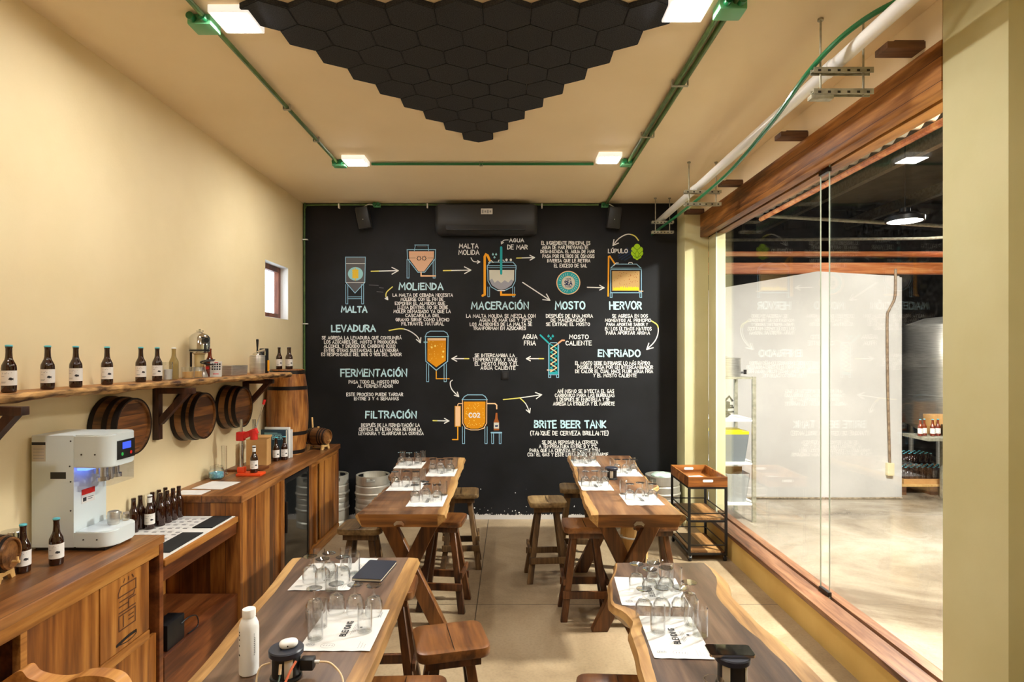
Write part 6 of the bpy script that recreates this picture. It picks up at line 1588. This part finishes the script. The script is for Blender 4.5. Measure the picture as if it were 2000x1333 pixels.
bb = BM(); b3 = BM(); prism(b3, rrect(-0.073,-0.126,0.072,0.126,0.008,4), 0.0022); join(bb, b3); b3 = BM(); prism(b3, rrect(-0.073,-0.126,0.072,0.126,0.008,4), 0.0022, Matrix.Translation((0,0,0.0127))); join(bb, b3); box(bb, (-0.0735,-0.118,0.0023), (-0.0705,0.118,0.0126)); obj('cover', bb, M['navy'], t)
sheet('note_card', 'small white card at the far edge behind the notebook', 'card', -0.80, 3.045, -0.70, 3.125, ZT, R(-4))

# ================================================================ BREWERY HALL CONTENTS
def bay(x, y, z, label, mat='bay_weak'):
    t = thing('high_bay_lamp', label, 'lamp', (x, y, z), 0, 'round lamps of the brewery hall')
    bb = BM(); lathe(bb, [(0,0.0),(0.19,0.0),(0.19,0.004),(0,0.004)], 36); obj('lamp_diffuser', bb, M[mat], t)
    bb = BM(); lathe(bb, [(0.193,-0.004),(0.215,-0.004),(0.215,0.05),(0.14,0.09),(0.06,0.11),(0.06,0.16),(0,0.16)], 36); obj('lamp_housing', bb, M['blackmetal'], t)
    bb = BM(); cyl(bb, (0,0,0.1605), (0,0,5.598-z), 0.007, 8); obj('suspension_rod', bb, M['blackmetal'], t)
    return t
bay(4.90, 7.4, 3.64, 'round lamp hanging in the brewery hall, seen through the glass')
bay(3.75, 4.35, 3.9, 'strong round lamp hanging in the hall close to the glass, behind the near pillar', 'bay')
bay(5.6, 2.2, 4.05, 'unseen extra lamp added at the near end of the hall')  # out of view, added to help light the hall
bay(7.2, 8.7, 4.1, 'unseen fill lamp added above the packing bench of the hall', 'bay_fill')  # unseen lamp, added to brighten the tank and the bench bottles
# roof timbers and pipes
for y, z, hh, lab in ((8.55,3.22,0.16,'lower brown timber beam crossing the hall above the white wall'),(8.75,3.46,0.07,'upper thin brown timber beam crossing the hall above the white wall')):
    bb = BM(); box(bb, (2.62, y, z-hh/2), (11.4, y+0.12, z+hh/2), bev=0.006); tag(obj('roof_beam', bb, M['copper']), lab, 'beam', 'timber beams in the hall')
for i, (x, z) in enumerate(((4.0,4.9),(6.2,5.0),(8.4,5.1))):
    bb = BM(); box(bb, (x-0.06, -1.9, z), (x+0.06, 14.9, z+0.22)); tag(obj('roof_purlin', bb, M['galv']), ['left steel purlin under the dark hall roof','middle steel purlin under the dark hall roof','right steel purlin under the dark hall roof'][i], 'purlin', 'steel purlins of the hall')
for i, (x, y, z, x2, y2, z2) in enumerate(((2.9,8.3,3.95,9.5,8.4,3.6),(2.9,9.5,3.8,10.5,9.7,4.1))):
    pipe('hall_pipe', [(x,y,z),((x+x2)/2,(y+y2)/2,(z+z2)/2-0.1*i),(x2,y2,z2)], 0.025, M['galv'], ['thin metal pipe crossing the hall just above the timber beams','thin metal pipe crossing the hall farther back'][i], 'pipe', group='metal pipes in the hall')
pipe('eave_pole', [(3.36,2.6,3.80),(3.36,8.0,3.80)], 0.03, M['copper'], 'brown pole along the edge of the corrugated eave outside the glass', 'pole')
# conduit with box on the white wall
t = thing('wall_conduit', 'brown conduit with socket box on the white hall wall', 'conduit', (0,0,0))
yy = 8.12
bb = BM(); tube(bb, spline([(xat(1749,yy),yy,3.15),(xat(1749,yy),yy,2.85),(xat(1746,yy),yy,2.72),(xat(1736,yy),yy,2.58),(xat(1733,yy),yy,2.45),(xat(1734,yy),yy,1.6),(xat(1738,yy),yy,0.5)], 6), 0.017, 8); obj('conduit_run', bb, mottled('rusty conduit', lin(112,90,70), lin(150,126,100), 20, 0.5), t)
bb = BM(); box(bb, (xat(1738,yy)-0.045, yy-0.03, 0.33), (xat(1738,yy)+0.045, yy+0.029, 0.5), bev=0.006); obj('socket_box', bb, plain('cream socket box', lin(212,200,160), 0.5), t)
# storage rack
rx0, rx1, ry0, ry1 = 2.42, 2.895, 7.02, 7.62
t = thing('storage_rack', 'grey steel storage rack behind the glass beside the jamb', 'rack', (rx0, ry0, 0))
for x in (rx0, rx1-0.045):
    for y in (ry0, ry1-0.03):
        bb = BM(); box(bb, (x-rx0, y-ry0, 0), (x-rx0+0.045, y-ry0+0.004, 1.72)); box(bb, (x-rx0, y-ry0+0.004, 0), (x-rx0+0.004, y-ry0+0.03, 1.72)); obj('post', bb, M['galv'], t)
for z in (0.20, 0.68, 1.19, 1.69):
    bb = BM(); box(bb, (0.006, 0.006, z), (rx1-rx0-0.006, ry1-ry0-0.004, z+0.022)); obj('rack_shelf', bb, M['white'] if z < 1.6 else M['galv'], t)
t = thing('stock_pot', 'large steel pot with side valve on top of the rack', 'pot', (2.63, 7.28, 1.7125))
bb = BM(); lathe(bb, [(0,0),(0.165,0),(0.17,0.006),(0.17,0.22),(0.176,0.224),(0.168,0.226),(0.164,0.21),(0.164,0.01),(0,0.006)], 40); obj('pot_body', bb, M['steel'], t)
bb = BM(); lathe(bb, [(0,0.236),(0.06,0.236),(0.17,0.2285),(0.17,0.2265),(0,0.2265)], 36); cyl(bb, (0,0,0.2365), (0,0,0.25), 0.018, 12); obj('pot_lid', bb, M['steel'], t)
bb = BM(); cyl(bb, (0.165,-0.04,0.05), (0.225,-0.05,0.05), 0.012, 10); cyl(bb, (0.215,-0.05,0.03), (0.215,-0.05,0.085), 0.018, 12); obj('drain_valve', bb, M['foil'], t)
def tub(name, label, x, y, z, sx, sy, sz, mat, lid=None, taper=0.86):
    t = thing(name, label, 'bin', (x, y, z), 0, 'plastic bins on the rack')
    bb = BM(); lo = rrect(-sx/2*taper,-sy/2*taper,sx/2*taper,sy/2*taper,0.03,4); hi = rrect(-sx/2,-sy/2,sx/2,sy/2,0.03,4); n = len(lo)
    a = [bb.verts.new((x_,y_,0)) for x_, y_ in lo]; c = [bb.verts.new((x_,y_,sz)) for x_, y_ in hi]; c2 = [bb.verts.new((x_*1.05,y_*1.05,sz)) for x_, y_ in hi]; c3 = [bb.verts.new((x_*1.05,y_*1.05,sz-0.02)) for x_, y_ in hi]
    e = [bb.verts.new((x_*0.97,y_*0.97,sz)) for x_, y_ in hi]; f_ = [bb.verts.new((x_*0.95,y_*0.95,0.006)) for x_, y_ in lo]
    for A, B in ((a,c3),(c3,c2),(c2,e),(e,f_)):
        for k in range(n): face(bb, [A[k], A[(k+1)%n], B[(k+1)%n], B[k]])
    face(bb, a[::-1]); face(bb, f_); obj('bin_body', bb, mat, t)
    if lid:
        bb = BM(); b3 = BM(); prism(b3, [(x_*1.06,y_*1.06) for x_, y_ in hi], 0.03, Matrix.Translation((0,0,sz+0.001))); join(bb, b3); box(bb, (-sx*0.35,-sy*0.35,sz+0.0312), (sx*0.35,sy*0.35,sz+0.045), bev=0.006); obj('bin_lid', bb, lid, t)
    return t
tub('storage_bin', 'grey bin with bright yellow lid on the rack', 2.645, 7.25, 0.7025, 0.36, 0.36, 0.33, M['greybin'], M['yellow'])
tub('storage_bin', 'open pale grey bin on the lowest rack shelf', 2.70, 7.22, 0.2225, 0.28, 0.30, 0.34, plain('pale grey bin', lin(150,152,152), 0.5), None, 0.8)
t = thing('cardboard_sheet', 'brown cardboard leaning inside the pale grey bin', 'cardboard', (2.70, 7.26, 0.2295))
bb = BM(); box(bb, (-0.1,0.0,0.0), (0.1,0.008,0.40), 0, 0, Matrix.Rotation(R(8), 4, 'X')); obj('sheet', bb, M['card'], t)
t = thing('tool_pile', 'dark hand tool bundle on the second rack shelf', 'tools', (2.60, 7.25, 1.2125))
bb = BM(); random.seed(5)
for k in range(7): a = random.random()*6.28; tube(bb, [(0.11*math.cos(a)*q, 0.11*math.sin(a)*q, 0.02+0.02*k+0.05*math.sin(3*q+k)*0.2) for q in (-1,-.5,0,.5,1)], 0.012, 6)
box(bb, (-0.12,-0.06,0.12), (0.05,0.05,0.2), bev=0.01); tube(bb, [(0.0,0,0.2),(0.06,0,0.26),(0.1,0.0,0.2)], 0.014, 6)
obj('tools_body', bb, plain('dark tool', lin(36,38,40), 0.4), t)
# tank, bottle bench and trays at the far right of the view
t = thing('brewing_tank', 'tall shiny steel tank in the hall beyond the white wall', 'tank', (7.72, 10.6, 0))
bb = BM(); lathe(bb, [(0.62,0.75),(0.68,0.95),(0.68,1.25),(0.684,1.252),(0.684,1.268),(0.68,1.27),(0.68,1.75),(0.684,1.752),(0.684,1.768),(0.68,1.77),(0.68,2.35),(0.6,2.5),(0.3,2.62),(0,2.65)], 56); lathe(bb, [(0,0.45),(0.2,0.5),(0.62,0.75)], 56); obj('tank_shell', bb, M['steel'], t)
for a in (45,135,225,315):
    bb = BM(); cyl(bb, (0.5*math.cos(R(a)),0.5*math.sin(R(a)),0), (0.5*math.cos(R(a)),0.5*math.sin(R(a)),0.75), 0.04, 12); obj('leg', bb, M['steel'], t)
t = thing('packing_bench', 'grey bench shelf carrying bottles beyond the white wall', 'bench', (5.9, 8.0, 0))
bb = BM(); box(bb, (-0.47,-0.25,0.85), (0.6,0.25,0.89)); obj('bench_top', bb, M['galv'], t)
for x in (0.05,0.55):
    for y in (0.21,):
        bb = BM(); box(bb, (x-0.02,y-0.02,0), (x+0.02,y+0.02,0.8495)); obj('leg', bb, M['galv'], t)
bz = 0.8905
hbt = bottle('brown bottle on the hall bench, leftmost of four', 5.47, 7.95, bz, 'amber_light', 'teal', True, 'bottles on the hall bench')
for x, y, lab in ((5.55,7.99,'brown bottle on the hall bench, second of four'),(5.635,7.95,'brown bottle on the hall bench, third of four'),(5.72,7.97,'brown bottle on the hall bench, rightmost of four')): dup(hbt, (x, y, bz), 0, lab)
t = thing('black_crate', 'small black crate beside the bottles on the hall bench', 'crate', (5.86, 7.93, bz))
bb = BM(); box(bb, (-0.08,-0.08,0), (0.1,0.08,0.15), bev=0.008); obj('crate_body', bb, M['black'], t)
t = thing('carton', 'brown carton behind the bottles on the hall bench', 'box', (5.90, 8.13, bz))
bb = BM(); box(bb, (-0.2,-0.09,0), (0.3,0.1,0.27), bev=0.003); obj('carton_body', bb, M['card'], t)
def bottle_tray(label, z, gr, y0):
    t = thing('bottle_tray', label, 'tray', (5.95, y0, z), 0, 'bottle trays under the hall bench')
    bb = BM(); box(bb, (-0.37,-0.17,0), (0.38,0.17,0.004)); box(bb, (-0.37,-0.17,0.004), (0.38,-0.166,0.07)); box(bb, (-0.37,0.166,0.004), (0.38,0.17,0.07)); box(bb, (-0.37,-0.166,0.004), (-0.366,0.166,0.07)); box(bb, (0.376,-0.166,0.004), (0.38,0.166,0.07)); obj('tray_card', bb, M['card'], t)
tray0 = None
t = thing('carton', 'brown carton under the rear bottle tray of the hall pallet', 'box', (5.95, 9.02, 0.1405))
bb = BM(); box(bb, (-0.38,-0.175,0), (0.4,0.175,0.13), bev=0.003); obj('carton_body', bb, M['card'], t)
for z, nm, ty in ((0.1405,'front',8.62),(0.2715,'rear',9.02)):
    bottle_tray('%s cardboard tray of teal capped bottles on the hall pallet' % nm, z, None, ty)
    for i in range(9):
        for j in range(4):
            x, y = 5.95-0.315+0.08*i, ty-0.125+0.082*j
            lab = 'teal capped bottle in the %s hall tray, row %s from front, %s from left' % (nm, ordinal(j+1), ordinal(i+1))
            if tray0 is None: tray0 = bottle(lab, x, y, z+0.0045, 'amber', 'teal', False, 'teal capped bottles in the trays')
            else: dup(tray0, (x, y, z+0.0045), 0, lab)
t = thing('pallet', 'wooden pallet carrying the bottle trays in the hall', 'pallet', (5.95, 8.8, 0))
for k in range(6):
    bb = BM(); box(bb, (-0.48,-0.42+0.15*k,0.115), (0.6,-0.42+0.15*k+0.10,0.14)); obj('slat', bb, M['lightwood'], t)
for x in (-0.44,0.0,0.5):
    bb = BM(); box(bb, (x-0.04,-0.42,0), (x+0.06,0.43,0.1145)); obj('runner', bb, M['stub'], t)
